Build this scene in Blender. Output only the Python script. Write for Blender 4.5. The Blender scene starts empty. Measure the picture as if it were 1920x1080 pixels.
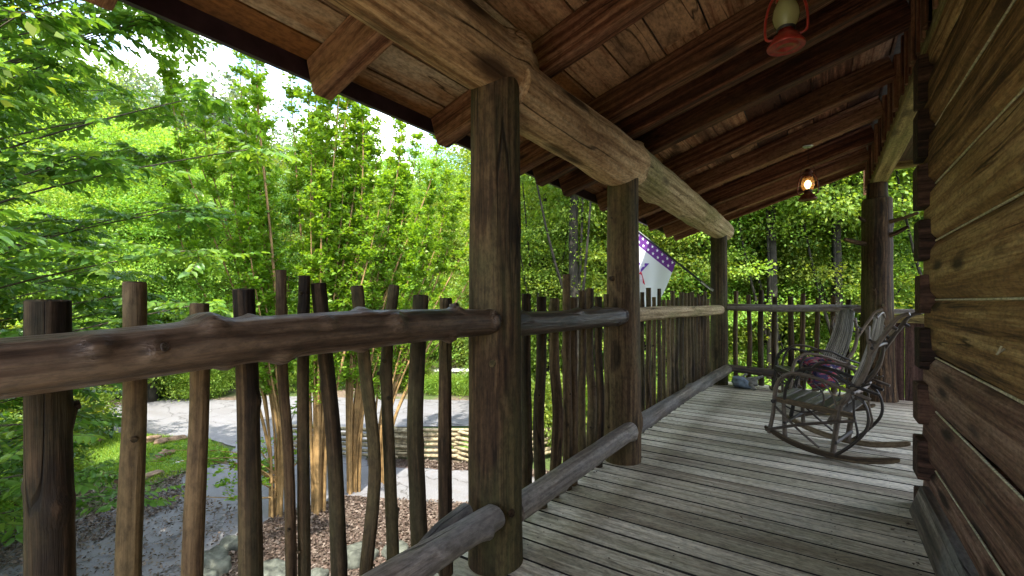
import bpy, math, random
import numpy as np
from mathutils import Vector, Matrix
R = math.radians
sc = bpy.context.scene
# ------------------------------------------------------------------ camera, sky, sun, exposure
EYE = 1.15
cam_d = bpy.data.cameras.new('camera'); cam = bpy.data.objects.new('camera', cam_d)
sc.collection.objects.link(cam); sc.camera = cam
cam_d.sensor_width = 36; cam_d.lens = 36 * 856 / 1920
cam.location = (0, 0, EYE); cam.rotation_euler = (R(90), 0, R(34.35))
cam_d.shift_y = 25 / 1920; cam_d.clip_start = 0.02; cam_d.clip_end = 2000

SUN_EL, SUN_AZ = 57, 150      # elevation, compass-like angle of the sun from +Y towards +X
world = bpy.data.worlds.new('World'); sc.world = world; world.use_nodes = True
wn = world.node_tree.nodes; wl = world.node_tree.links; wn.clear()
wo = wn.new('ShaderNodeOutputWorld'); bg = wn.new('ShaderNodeBackground'); bg.inputs[1].default_value = 0.15
sky = wn.new('ShaderNodeTexSky'); sky.sky_type = 'NISHITA'; sky.sun_disc = False
sky.sun_elevation = R(SUN_EL); sky.sun_rotation = R(SUN_AZ); sky.dust_density = 1.5; sky.ozone_density = 1.2
tc = wn.new('ShaderNodeTexCoord'); mp = wn.new('ShaderNodeMapping'); mp.inputs['Scale'].default_value = (1, 1, 2.2)
mp.inputs['Location'].default_value = (0.35, 0.1, 0.0)
nz = wn.new('ShaderNodeTexNoise'); nz.inputs['Scale'].default_value = 3.4; nz.inputs['Detail'].default_value = 8
nz.inputs['Roughness'].default_value = 0.55
cr = wn.new('ShaderNodeValToRGB'); cr.color_ramp.elements[0].position = 0.50; cr.color_ramp.elements[1].position = 0.58
mx = wn.new('ShaderNodeMixRGB'); mx.inputs[2].default_value = (6.3, 6.6, 7.2, 1)
wl.new(tc.outputs['Generated'], mp.inputs[0]); wl.new(mp.outputs[0], nz.inputs[0]); wl.new(nz.outputs[0], cr.inputs[0])
wl.new(cr.outputs[0], mx.inputs[0]); wl.new(sky.outputs[0], mx.inputs[1]); wl.new(mx.outputs[0], bg.inputs[0])
wl.new(bg.outputs[0], wo.inputs[0])

sd = bpy.data.lights.new('sun', 'SUN'); sd.energy = 2.0; sd.angle = R(0.5); sd.color = (1.0, 0.95, 0.86)
so = bpy.data.objects.new('sun', sd); sc.collection.objects.link(so)
_d = Vector((math.sin(R(SUN_AZ)) * math.cos(R(SUN_EL)), math.cos(R(SUN_AZ)) * math.cos(R(SUN_EL)), math.sin(R(SUN_EL))))
so.rotation_euler = _d.to_track_quat('Z', 'Y').to_euler()
sc.view_settings.view_transform = 'Standard'; sc.view_settings.look = 'None'
sc.view_settings.exposure = 2.66; sc.view_settings.gamma = 1.0
sc.cycles.max_bounces = 7; sc.cycles.diffuse_bounces = 5; sc.cycles.glossy_bounces = 2
sc.cycles.transmission_bounces = 4; sc.cycles.transparent_max_bounces = 6; sc.cycles.caustics_reflective = False
sc.cycles.caustics_refractive = False

# ------------------------------------------------------------------ materials
def nodes(name):
    m = bpy.data.materials.new(name); m.use_nodes = True
    nt = m.node_tree; b = nt.nodes['Principled BSDF']
    return m, nt, b
def N(nt, t, **kw):
    n = nt.nodes.new(t)
    for k, v in kw.items():
        if k.startswith('i_'):
            key = k[2:]; key = int(key) if key.isdigit() else key
            n.inputs[key].default_value = v
        else: setattr(n, k, v)
    return n
def ramp(nt, src, stops):
    r = nt.nodes.new('ShaderNodeValToRGB'); e = r.color_ramp.elements
    e[0].position, e[0].color = stops[0][0], (*stops[0][1], 1)
    e[1].position, e[1].color = stops[-1][0], (*stops[-1][1], 1)
    for p, c in stops[1:-1]:
        x = e.new(p); x.color = (*c, 1)
    nt.links.new(src, r.inputs[0]); return r.outputs[0]
def mix(nt, fac, a, b, mode='MIX'):
    m = nt.nodes.new('ShaderNodeMixRGB'); m.blend_type = mode
    for i, v in ((0, fac), (1, a), (2, b)):
        if isinstance(v, (int, float)): m.inputs[i].default_value = v
        elif isinstance(v, tuple): m.inputs[i].default_value = (*v, 1)
        else: nt.links.new(v, m.inputs[i])
    return m.outputs[0]
def noise(nt, vec, scale, detail=5, rough=0.55, dist=0.0):
    n = nt.nodes.new('ShaderNodeTexNoise'); n.inputs['Scale'].default_value = scale
    n.inputs['Detail'].default_value = detail; n.inputs['Roughness'].default_value = rough; n.inputs['Distortion'].default_value = dist
    nt.links.new(vec, n.inputs['Vector']); return n.outputs[0]
def scaled(nt, vec, s):
    m = nt.nodes.new('ShaderNodeMapping'); m.inputs['Scale'].default_value = s; nt.links.new(vec, m.inputs[0]); return m.outputs[0]

def wood(name, dark, mid, light, stain=None, stain_amt=0.5, rough=0.8, grain=1.0, bump=0.6, ring=14.0, vary=0.25, crack=1.0, cw=1.0, spec=0.25, knots=1.0, stain2=None):
    """solid timber: reads the per-vertex 'gco' coordinate (x along the grain) and 'rnd' (one value a piece)"""
    m, nt, b = nodes(name)
    at = N(nt, 'ShaderNodeAttribute', attribute_name='gco'); v = at.outputs['Vector']
    rn = N(nt, 'ShaderNodeAttribute', attribute_name='rnd').outputs['Fac']
    # gentle warp so grain runs round knots
    vo = N(nt, 'ShaderNodeTexVoronoi', feature='SMOOTH_F1'); vo.inputs['Scale'].default_value = 1.0; vo.inputs['Smoothness'].default_value = 0.3
    nt.links.new(scaled(nt, v, (1.7, 5.5, 5.5)), vo.inputs['Vector'])
    kd = vo.outputs['Distance']
    w1 = noise(nt, scaled(nt, v, (0.9, 3, 3)), 1.0, 3)
    wave_in = N(nt, 'ShaderNodeVectorMath', operation='ADD')
    cmb = N(nt, 'ShaderNodeCombineXYZ'); 
    mm = N(nt, 'ShaderNodeMath', operation='MULTIPLY_ADD'); mm.inputs[1].default_value = 0.05; nt.links.new(w1, mm.inputs[0])
    m2 = N(nt, 'ShaderNodeMapRange'); m2.inputs[1].default_value = .0; m2.inputs[2].default_value = .42; m2.inputs[3].default_value = 1; m2.inputs[4].default_value = 0; m2.interpolation_type = 'SMOOTHSTEP'; nt.links.new(kd, m2.inputs[0])
    m3 = N(nt, 'ShaderNodeMath', operation='MULTIPLY'); m3.inputs[1].default_value = 0.045 * knots; nt.links.new(m2.outputs[0], m3.inputs[0])
    nt.links.new(m3.outputs[0], mm.inputs[2])
    nt.links.new(mm.outputs[0], cmb.inputs[1]); nt.links.new(mm.outputs[0], cmb.inputs[2])
    nt.links.new(scaled(nt, v, (0.16, 1, 1)), wave_in.inputs[0]); nt.links.new(cmb.outputs[0], wave_in.inputs[1])
    wv = N(nt, 'ShaderNodeTexWave', wave_type='RINGS', rings_direction='X'); wv.inputs['Scale'].default_value = ring
    wv.inputs['Distortion'].default_value = 1.0; wv.inputs['Detail'].default_value = 3; wv.inputs['Detail Scale'].default_value = 1.5
    nt.links.new(wave_in.outputs[0], wv.inputs['Vector'])
    fib = noise(nt, scaled(nt, v, (2.2 * grain, 55 * grain, 55 * grain)), 1.0, 6, 0.65)
    med = noise(nt, scaled(nt, v, (0.7, 24, 24)), 1.0, 5, 0.65, 0.15)
    spk = noise(nt, scaled(nt, v, (26, 60, 60)), 1.0, 4, 0.7)
    blot = noise(nt, scaled(nt, v, (1.1, 3.2, 3.2)), 1.0, 5, 0.6)
    a = N(nt, 'ShaderNodeMath', operation='MULTIPLY_ADD'); a.inputs[1].default_value = 0.55; nt.links.new(fib, a.inputs[0])
    a0 = N(nt, 'ShaderNodeMath', operation='MULTIPLY'); a0.inputs[1].default_value = 0.45; nt.links.new(med, a0.inputs[0]); nt.links.new(a0.outputs[0], a.inputs[2])
    a1 = N(nt, 'ShaderNodeMath', operation='MULTIPLY_ADD'); a1.inputs[1].default_value = 0.09; nt.links.new(wv.outputs['Fac'], a1.inputs[0]); nt.links.new(a.outputs[0], a1.inputs[2])
    a2 = N(nt, 'ShaderNodeMath', operation='MULTIPLY_ADD'); a2.inputs[1].default_value = vary; nt.links.new(rn, a2.inputs[0]); nt.links.new(a1.outputs[0], a2.inputs[2])
    off = vary / 2 + 0.045
    col = ramp(nt, a2.outputs[0], [(0.38 + off, dark), (0.50 + off, mid), (0.64 + off, light)])
    if stain:
        f = ramp(nt, blot, [(0.45, (0, 0, 0)), (0.62, (stain_amt,) * 3)])
        col = mix(nt, f, col, stain)
    if stain2:
        b2 = noise(nt, scaled(nt, v, (1.9, 4.5, 4.5)), 1.0, 6, 0.7)
        f = ramp(nt, b2, [(0.60, (0, 0, 0)), (0.68, (0.75,) * 3)])
        col = mix(nt, f, col, stain2)
    col = mix(nt, 1.0, col, ramp(nt, spk, [(.36, (.62,) * 3), (.58, (1.12,) * 3)]), 'MULTIPLY')
    # knots
    kf = ramp(nt, kd, [(0.115 * max(.6, knots), (1, 1, 1)), (0.23 * max(.6, knots), (0, 0, 0))])
    col = mix(nt, mix(nt, 0.75 * knots, (0, 0, 0), kf), col, tuple(c * 0.35 for c in dark))
    # drying checks: thin contour lines of a stretched noise
    ck = noise(nt, scaled(nt, v, (0.38, 9, 9)), 1.0, 2, 0.5, 0.0)
    cs = N(nt, 'ShaderNodeMath', operation='SUBTRACT'); cs.inputs[1].default_value = 0.5; nt.links.new(ck, cs.inputs[0])
    ca = N(nt, 'ShaderNodeMath', operation='ABSOLUTE'); nt.links.new(cs.outputs[0], ca.inputs[0])
    cf = ramp(nt, ca.outputs[0], [(0.002 * cw, (1, 1, 1)), (0.007 * cw, (0, 0, 0))])
    cmk = ramp(nt, noise(nt, scaled(nt, v, (.9, 3, 3)), 1.0, 2), [(.5, (0, 0, 0)), (.56, (1, 1, 1))])
    cfm = mix(nt, 1.0, mix(nt, 0.8 * crack, (0, 0, 0), cf), cmk, 'MULTIPLY')
    col = mix(nt, cfm, col, tuple(c * 0.25 for c in dark))
    nt.links.new(col, b.inputs['Base Color']); b.inputs['Roughness'].default_value = rough
    b.inputs['Specular IOR Level'].default_value = spec
    h = mix(nt, 0.5, a1.outputs[0], med); h = mix(nt, cfm, h, (0, 0, 0))
    bp = N(nt, 'ShaderNodeBump'); bp.inputs['Strength'].default_value = min(1, bump * 1.3); bp.inputs['Distance'].default_value = 0.02
    nt.links.new(h, bp.inputs['Height']); nt.links.new(bp.outputs[0], b.inputs['Normal'])
    return m

def plain(name, col, rough=0.6, metal=0.0, nscale=30, amt=0.35, bump=0.2, spec=0.4, coord='Object'):
    m, nt, b = nodes(name)
    t = N(nt, 'ShaderNodeTexCoord').outputs[coord]
    n = noise(nt, t, nscale, 6, 0.6)
    c = ramp(nt, n, [(0.35, tuple(x * (1 - amt) for x in col)), (0.65, tuple(min(1, x * (1 + amt)) for x in col))])
    nt.links.new(c, b.inputs['Base Color']); b.inputs['Roughness'].default_value = rough
    b.inputs['Metallic'].default_value = metal; b.inputs['Specular IOR Level'].default_value = spec
    bp = N(nt, 'ShaderNodeBump'); bp.inputs['Strength'].default_value = bump; bp.inputs['Distance'].default_value = 0.01
    nt.links.new(n, bp.inputs['Height']); nt.links.new(bp.outputs[0], b.inputs['Normal'])
    return m

def leafmat(name, c0, c1, c2, trans=0.45, rough=0.45, spec=0.35, tint=0.25):
    m, nt, b = nodes(name)
    lr = N(nt, 'ShaderNodeAttribute', attribute_name='lr').outputs['Fac']
    oi = N(nt, 'ShaderNodeObjectInfo').outputs['Random']
    col = ramp(nt, lr, [(0.0, c0), (0.55, c1), (1.0, c2)])
    hs = N(nt, 'ShaderNodeHueSaturation')
    mr = N(nt, 'ShaderNodeMapRange'); mr.inputs[3].default_value = 0.5 - 0.05 * tint; mr.inputs[4].default_value = 0.5 + 0.06 * tint; nt.links.new(oi, mr.inputs[0])
    mv = N(nt, 'ShaderNodeMapRange'); mv.inputs[3].default_value = 1 - tint; mv.inputs[4].default_value = 1 + tint; nt.links.new(oi, mv.inputs[0])
    nt.links.new(mr.outputs[0], hs.inputs['Hue']); nt.links.new(mv.outputs[0], hs.inputs['Value']); nt.links.new(col, hs.inputs['Color'])
    nt.links.new(hs.outputs[0], b.inputs['Base Color']); b.inputs['Roughness'].default_value = rough; b.inputs['Specular IOR Level'].default_value = spec
    tr = N(nt, 'ShaderNodeBsdfTranslucent')
    tcx = mix(nt, 1.0, hs.outputs[0], (1.5, 1.35, 0.45), 'MULTIPLY'); nt.links.new(tcx, tr.inputs[0])
    ms = N(nt, 'ShaderNodeMixShader'); ms.inputs[0].default_value = trans
    nt.links.new(b.outputs[0], ms.inputs[1]); nt.links.new(tr.outputs[0], ms.inputs[2])
    nt.links.new(ms.outputs[0], nt.nodes['Material Output'].inputs[0])
    return m

M = {}
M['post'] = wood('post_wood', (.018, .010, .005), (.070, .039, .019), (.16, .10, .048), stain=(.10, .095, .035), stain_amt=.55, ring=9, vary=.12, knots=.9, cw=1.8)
M['beam'] = wood('beam_wood', (.20, .10, .045), (.48, .30, .16), (.68, .49, .30), stain=(.27, .155, .075), stain_amt=.5, ring=8, vary=.08, bump=1.0, knots=1.4, cw=2.2)
M['mossy'] = wood('mossy_beam_wood', (.19, .13, .065), (.44, .33, .19), (.60, .48, .31), stain=(.17, .17, .055), stain_amt=.6, ring=8, vary=.08, bump=.8)
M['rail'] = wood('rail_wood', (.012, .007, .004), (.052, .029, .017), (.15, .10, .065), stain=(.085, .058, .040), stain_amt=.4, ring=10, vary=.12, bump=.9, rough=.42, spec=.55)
M['rail_grey'] = wood('weathered_rail_wood', (.04, .03, .024), (.14, .105, .08), (.32, .275, .23), stain=(.22, .21, .20), stain_amt=.7, ring=10, vary=.12, bump=1.0, rough=.5, spec=.5)
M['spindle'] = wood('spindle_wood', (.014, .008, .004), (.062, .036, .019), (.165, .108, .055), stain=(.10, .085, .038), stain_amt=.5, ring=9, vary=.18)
M['rafter'] = wood('rafter_wood', (.040, .012, .006), (.14, .050, .026), (.33, .165, .095), stain=(.12, .06, .026), stain_amt=.5, ring=7, vary=.25, rough=.75)
M['ceiling'] = wood('roof_board_wood', (.09, .034, .017), (.32, .145, .075), (.58, .34, .19), stain=(.06, .028, .018), stain_amt=.8, ring=6, vary=.55, rough=.8)
M['eave'] = wood('eave_board_wood', (.12, .06, .032), (.38, .25, .16), (.58, .44, .31), stain=(.32, .13, .04), stain_amt=.75, ring=6, vary=.35, rough=.8)
M['deck'] = wood('deck_wood', (.26, .21, .145), (.52, .455, .345), (.72, .65, .52), stain=(.44, .405, .285), stain_amt=.6, ring=5, vary=.30, rough=.72, grain=1.2, bump=.9, crack=.5, spec=.35, knots=.6)
M['wall'] = wood('hewn_log_wood', (.07, .032, .013), (.30, .155, .062), (.56, .37, .17), stain=(.24, .13, .045), stain_amt=.6, ring=3.2, vary=.16, rough=.7, bump=1.0, knots=1.2, cw=1.8)
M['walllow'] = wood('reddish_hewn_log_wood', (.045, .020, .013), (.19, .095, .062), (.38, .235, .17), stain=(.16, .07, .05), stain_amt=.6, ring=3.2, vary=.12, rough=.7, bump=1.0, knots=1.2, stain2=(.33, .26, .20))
M['logend'] = wood('log_end_wood', (.02, .010, .006), (.065, .031, .019), (.13, .068, .043), ring=6, vary=.2)
M['plate'] = wood('header_wood', (.12, .085, .03), (.30, .225, .095), (.44, .35, .17), stain=(.17, .17, .06), stain_amt=.6, ring=6, vary=.1)
M['darkboard'] = wood('dark_board_wood', (.015, .008, .007), (.045, .022, .018), (.08, .045, .035), ring=6, vary=.3)
M['twig'] = wood('bent_twig_wood', (.018, .011, .007), (.06, .040, .026), (.15, .11, .08), ring=9, vary=.4, rough=.5, bump=.4, spec=.5, crack=0, knots=.4)
M['slat'] = wood('chair_slat_wood', (.04, .032, .025), (.13, .115, .095), (.28, .26, .22), ring=9, vary=.3, rough=.4, bump=.4, spec=.6, crack=0, knots=.3)
M['runner'] = wood('rocker_runner_wood', (.045, .028, .014), (.14, .095, .05), (.23, .17, .10), ring=9, vary=.2, rough=.5, bump=.4, crack=.3, knots=.3)
M['chink'] = plain('chinking', (.62, .55, .38), .9, nscale=60)
M['fascia'] = plain('fascia_paint', (.035, .018, .026), .45, nscale=12)
M['roofing'] = plain('roofing', (.05, .05, .05), .9)
M['redmetal'] = plain('red_enamel', (.30, .03, .02), .35, 0.0, 40, .35, .1, .5)
M['rustmetal'] = plain('rusty_red_metal', (.10, .025, .012), .5, 0.3, 40, .5, .2)
M['plate_metal'] = plain('ceiling_plate_metal', (.35, .35, .34), .35, .8, 20)
M['wire'] = plain('dark_wire', (.03, .02, .015), .4, .6)
M['hookwire'] = plain('pale_wire', (.45, .40, .28), .4, .6)
M['polewhite'] = plain('dark_pole_paint', (.02, .025, .02), .4)
M['bark'] = plain('grey_bark', (.085, .068, .05), .95, 0, 9, .5, .9, .2)
M['barkfar'] = plain('dark_bark', (.026, .023, .017), .95, 0, 5, .5, .9, .2)
M['myrtle'] = plain('tan_smooth_bark', (.25, .155, .06), .7, 0, 6, .4, .3, .3)
M['rock'] = plain('mossy_rock', (.085, .09, .07), .9, 0, 6, .6, .9)
M['brownrock'] = plain('brown_rock', (.20, .13, .08), .9, 0, 8, .5, .9)
M['whitestone'] = plain('pale_stone', (.5, .5, .48), .9, 0, 8, .3, .6)
M['fencewood'] = plain('split_rail_wood', (.27, .22, .13), .9, 0, 14, .5, .6)
M['driftwood'] = plain('driftwood', (.20, .185, .155), .8, 0, 18, .5, .8)
M['blueglaze'] = plain('blue_grey_stone', (.17, .21, .26), .6, 0, 18, .4, .5)
M['wallstone'] = plain('far_wall_stone', (.22, .17, .15), .9, 0, 4, .6, .8)
M['stake'] = plain('green_painted_post', (.03, .07, .05), .6)
M['leafnear'] = leafmat('leaf_near', (.05, .12, .026), (.10, .21, .034), (.22, .33, .05), .5, .38, .5, .1)
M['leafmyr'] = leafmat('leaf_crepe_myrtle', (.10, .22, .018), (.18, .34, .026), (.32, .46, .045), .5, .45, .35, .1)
M['leafmid'] = leafmat('leaf_mid_tree', (.085, .175, .026), (.165, .275, .04), (.30, .37, .06), .48, .5, .3, .35)
M['leafcool'] = leafmat('leaf_cool_tree', (.05, .13, .035), (.10, .21, .05), (.19, .31, .09), .48, .45, .4, .3)
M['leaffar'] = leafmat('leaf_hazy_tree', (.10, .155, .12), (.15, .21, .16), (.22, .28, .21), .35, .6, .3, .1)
M['litter'] = leafmat('fallen_leaf', (.05, .034, .025), (.11, .08, .06), (.22, .175, .14), .1, .7, .2, 0)
M['grassblade'] = leafmat('grass_blade', (.11, .22, .02), (.22, .34, .035), (.36, .44, .08), .4, .5, .3, 0)

# flat ground materials
def ground_mat():
    m, nt, b = nodes('forest_floor')
    t = N(nt, 'ShaderNodeTexCoord').outputs['Object']
    n1 = noise(nt, t, .55, 6, .6); n2 = noise(nt, t, 9, 8, .7); n3 = noise(nt, t, 42, 6, .7)
    green = ramp(nt, n3, [(.35, (.035, .06, .012)), (.65, (.11, .16, .03))])
    brown = ramp(nt, n3, [(.3, (.06, .042, .028)), (.5, (.17, .12, .08)), (.7, (.33, .25, .18))])
    c = mix(nt, ramp(nt, n1, [(.44, (0, 0, 0)), (.56, (1, 1, 1))]), brown, green)
    c = mix(nt, 0.5, c, mix(nt, 1.0, c, ramp(nt, n2, [(.3, (.3, .3, .3)), (.7, (1.3, 1.3, 1.3))]), 'MULTIPLY'))
    nt.links.new(c, b.inputs['Base Color']); b.inputs['Roughness'].default_value = .95
    bp = N(nt, 'ShaderNodeBump'); bp.inputs['Strength'].default_value = .8; bp.inputs['Distance'].default_value = .05
    nt.links.new(n3, bp.inputs['Height']); nt.links.new(bp.outputs[0], b.inputs['Normal'])
    return m
def road_mat():
    m, nt, b = nodes('driveway_surface')
    t = N(nt, 'ShaderNodeTexCoord').outputs['Object']
    n1 = noise(nt, t, .9, 6, .6); n3 = noise(nt, t, 120, 4, .7); n4 = noise(nt, t, 5, 6, .7)
    c = ramp(nt, n3, [(.3, (.10, .097, .096)), (.7, (.235, .23, .235))])
    c = mix(nt, ramp(nt, n1, [(.4, (0, 0, 0)), (.65, (.55,) * 3)]), c, (.19, .185, .185))
    c = mix(nt, ramp(nt, n4, [(.56, (0, 0, 0)), (.66, (.35,) * 3)]), c, (.17, .13, .10))
    v2 = N(nt, 'ShaderNodeTexVoronoi', feature='DISTANCE_TO_EDGE'); v2.inputs['Scale'].default_value = .55
    wp = N(nt, 'ShaderNodeVectorMath', operation='ADD'); nt.links.new(t, wp.inputs[0]); nn = N(nt, 'ShaderNodeTexNoise'); nn.inputs['Scale'].default_value = 2.2; nn.inputs['Detail'].default_value = 6; nt.links.new(t, nn.inputs[0]); nt.links.new(nn.outputs['Color'], wp.inputs[1]); nt.links.new(wp.outputs[0], v2.inputs['Vector'])
    c = mix(nt, ramp(nt, v2.outputs['Distance'], [(.004, (.75,) * 3), (.014, (0, 0, 0))]), c, (.05, .045, .04))
    c = mix(nt, ramp(nt, noise(nt, scaled(nt, t, (.5, 1.4, 1)), 1.6, 7, .7), [(.45, (0, 0, 0)), (.7, (.5,) * 3)]), c, (.11, .10, .09))
    nt.links.new(c, b.inputs['Base Color']); b.inputs['Roughness'].default_value = .9
    bp = N(nt, 'ShaderNodeBump'); bp.inputs['Strength'].default_value = .5; bp.inputs['Distance'].default_value = .01
    nt.links.new(n3, bp.inputs['Height']); nt.links.new(bp.outputs[0], b.inputs['Normal'])
    return m
def mulch_mat():
    m, nt, b = nodes('mulch')
    t = N(nt, 'ShaderNodeTexCoord').outputs['Object']
    n3 = noise(nt, t, 35, 7, .75)
    c = ramp(nt, n3, [(.35, (.04, .025, .018)), (.52, (.14, .09, .065)), (.68, (.30, .22, .17))])
    nt.links.new(c, b.inputs['Base Color']); b.inputs['Roughness'].default_value = .95
    bp = N(nt, 'ShaderNodeBump'); bp.inputs['Strength'].default_value = 1; bp.inputs['Distance'].default_value = .04
    nt.links.new(n3, bp.inputs['Height']); nt.links.new(bp.outputs[0], b.inputs['Normal'])
    return m
M['ground'] = ground_mat(); M['road'] = road_mat(); M['mulch'] = mulch_mat()
M['lawn'] = plain('lawn_soil', (.10, .19, .025), .9, 0, 40, .4, .5)

# ------------------------------------------------------------------ mesh helpers
rng = random.Random(7)
class MB:
    def __init__(s): s.v = []; s.f = []; s.g = []; s.r = []; s.sm = []
    def add(s, vs, fs, gs, rnd, smooth):
        o = len(s.v); s.v += vs; s.g += gs; s.r += [rnd] * len(vs)
        s.f += [tuple(o + i for i in f) for f in fs]; s.sm += [smooth] * len(fs)
    def build(s, name, mat, parent=None, bevel=0):
        me = bpy.data.meshes.new(name); me.from_pydata(s.v, [], s.f)
        a = me.attributes.new('gco', 'FLOAT_VECTOR', 'POINT'); a.data.foreach_set('vector', np.array(s.g, dtype=np.float32).ravel())
        a = me.attributes.new('rnd', 'FLOAT', 'POINT'); a.data.foreach_set('value', np.array(s.r, dtype=np.float32))
        me.polygons.foreach_set('use_smooth', s.sm); me.materials.append(mat); me.update()
        o = bpy.data.objects.new(name, me); sc.collection.objects.link(o); o.parent = parent
        if bevel:
            b = o.modifiers.new('bevel', 'BEVEL'); b.width = bevel; b.segments = 2; b.limit_method = 'ANGLE'; b.angle_limit = R(40)
        return o

def goff(): return Vector((rng.uniform(-40, 40), rng.uniform(-3, 3), rng.uniform(-3, 3)))

def box(mb, lo, hi, axis=0, rot=None, pivot=None, sub=1, jitter=0.0, rnd=None):
    """box lo..hi with grain along axis; optional rotation matrix about pivot; sub slices along the axis with jitter"""
    lo = Vector(lo); hi = Vector(hi); o = goff(); vs = []; gs = []
    a = axis; b1, b2 = [(1, 2), (2, 0), (0, 1)][a]
    # keep ring centre outside the piece so cathedral grain shows
    for k in range(sub + 1):
        t = k / sub
        for (u, w) in ((0, 0), (1, 0), (1, 1), (0, 1)):
            p = Vector((0, 0, 0)); p[a] = lo[a] + (hi[a] - lo[a]) * t
            p[b1] = (hi if u else lo)[b1]; p[b2] = (hi if w else lo)[b2]
            if jitter and 0 < k < sub:
                p[b1] += rng.uniform(-jitter, jitter); p[b2] += rng.uniform(-jitter, jitter)
            g = Vector((p[a], p[b1] - lo[b1] + .02, p[b2] - lo[b2] + .05)) + o
            if rot is not None: p = rot @ (p - pivot) + pivot
            vs.append(tuple(p)); gs.append(tuple(g))
    fs = [(3, 2, 1, 0), tuple(4 * sub + i for i in range(4))]
    for k in range(sub):
        for i in range(4):
            j = (i + 1) % 4; fs.append((4 * k + i, 4 * k + j, 4 * k + 4 + j, 4 * k + 4 + i))
    mb.add(vs, fs, gs, rng.random() if rnd is None else rnd, False)

def smoothpath(pts, n):
    P = [Vector(p) for p in pts]
    if len(P) == 2: return [P[0].lerp(P[1], i / n) for i in range(n + 1)]
    out = []; m = len(P) - 1
    for i in range(n + 1):
        t = i / n * m; k = min(int(t), m - 1); u = t - k
        p0 = P[max(k - 1, 0)]; p1 = P[k]; p2 = P[k + 1]; p3 = P[min(k + 2, m)]
        out.append(0.5 * ((2 * p1) + (p2 - p0) * u + (2 * p0 - 5 * p1 + 4 * p2 - p3) * u * u + (3 * p1 - p0 - 3 * p2 + p3) * u ** 3))
    return out

def tube(mb, pts, rad, n=16, seg=12, rough=0.0, knots=(), cap=True, rnd=None, squash=1.0, capdome=0.12, twist=0.0):
    """log / stick along pts; rad list (or number) interpolated; knots = (t, angle, radius, length) branch stubs"""
    path = smoothpath(pts, n); rad = rad if isinstance(rad, (list, tuple)) else [rad, rad]
    o = goff(); rnd = rng.random() if rnd is None else rnd
    ph = [rng.uniform(0, 6.28) for _ in range(8)]
    T = [(path[min(i + 1, n)] - path[max(i - 1, 0)]).normalized() for i in range(n + 1)]
    up = Vector((0, 0, 1)) if abs(T[0].z) < 0.9 else Vector((1, 0, 0))
    u = T[0].cross(up).normalized(); frames = []
    for t in T:
        u = (u - t * u.dot(t)).normalized(); frames.append((u, t.cross(u).normalized()))
    vs = []; gs = []; L = 0
    def rr(t): 
        x = t * (len(rad) - 1); k = min(int(x), len(rad) - 2); return rad[k] + (rad[k + 1] - rad[k]) * (x - k)
    rings = list(range(n + 1))
    for i in rings:
        t = i / n
        if i: L += (path[i] - path[i - 1]).length
        r = rr(t); U, V = frames[i]
        for k in range(seg):
            a = 2 * math.pi * k / seg
            q = 1 + rough * (math.sin(2 * a + ph[0] + L * 2.1) + .7 * math.sin(3 * a + ph[1] - L * 3.3) + .6 * math.sin(L * 7 + ph[2]) * math.cos(a + ph[3]) + .5 * math.sin(5 * a + ph[4] + L * 1.2) + .5 * math.sin(L * 13 + ph[5] + 2 * a))
            for (kt, ka, kr, kl) in knots:
                dl = abs(t - kt) * max((path[-1] - path[0]).length, 1e-6); da = abs((a - ka + math.pi) % (2 * math.pi) - math.pi) * r
                q += (kr * .8 / r) * math.exp(-(dl * dl + da * da) / (2 * (kr * 1.35) ** 2))
            p = path[i] + (U * math.cos(a) + V * math.sin(a) * squash) * r * q
            vs.append(tuple(p)); gs.append((L + o.x, math.cos(a) * r * q + o.y * .1, math.sin(a) * r * q + o.z * .1))
    fs = []
    for i in range(n):
        for k in range(seg):
            j = (k + 1) % seg; fs.append((i * seg + k, i * seg + j, (i + 1) * seg + j, (i + 1) * seg + k))
    mb.add(vs, fs, gs, rnd, True)
    if cap:
        for (i, s) in ((0, -1), (n, 1)):
            U, V = frames[i]; r = rr(i / n); base = i * seg
            ring = [Vector(vs[base + k]) for k in range(seg)]; c = path[i]
            r1 = [c + (p - c) * 1.0 for p in ring]
            r2 = [c + (p - c) * .9 + T[i] * s * r * capdome for p in ring]
            vv = [tuple(p) for p in r1 + r2] + [tuple(c + T[i] * s * r * capdome * 1.2)]
            gg = [(o.x + s * .3, (p - c).dot(U), (p - c).dot(V)) for p in r1 + r2] + [(o.x + s * .3, 0, 0)]
            ff = []
            for k in range(seg):
                j = (k + 1) % seg
                q = (k, j, seg + j, seg + k); tr = (seg + k, seg + j, 2 * seg)
                ff += [q, tr] if s > 0 else [q[::-1], tr[::-1]]
            mb.add(vv, ff, gg, rnd * .6, False)
    for (kt, ka, kr, kl) in knots:
        if kl <= 0: continue
        i = min(int(round(kt * n)), n); U, V = frames[i]; r = rr(kt)
        d = (U * math.cos(ka) + V * math.sin(ka) + T[i] * rng.uniform(-.15, .35)).normalized(); c = path[i]
        tube(mb, [c + d * r * .5, c + d * (r + kl)], [kr * 1.25, kr * .8], 3, 8, .03, cap=True, rnd=rnd * .5)
    return path

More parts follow.
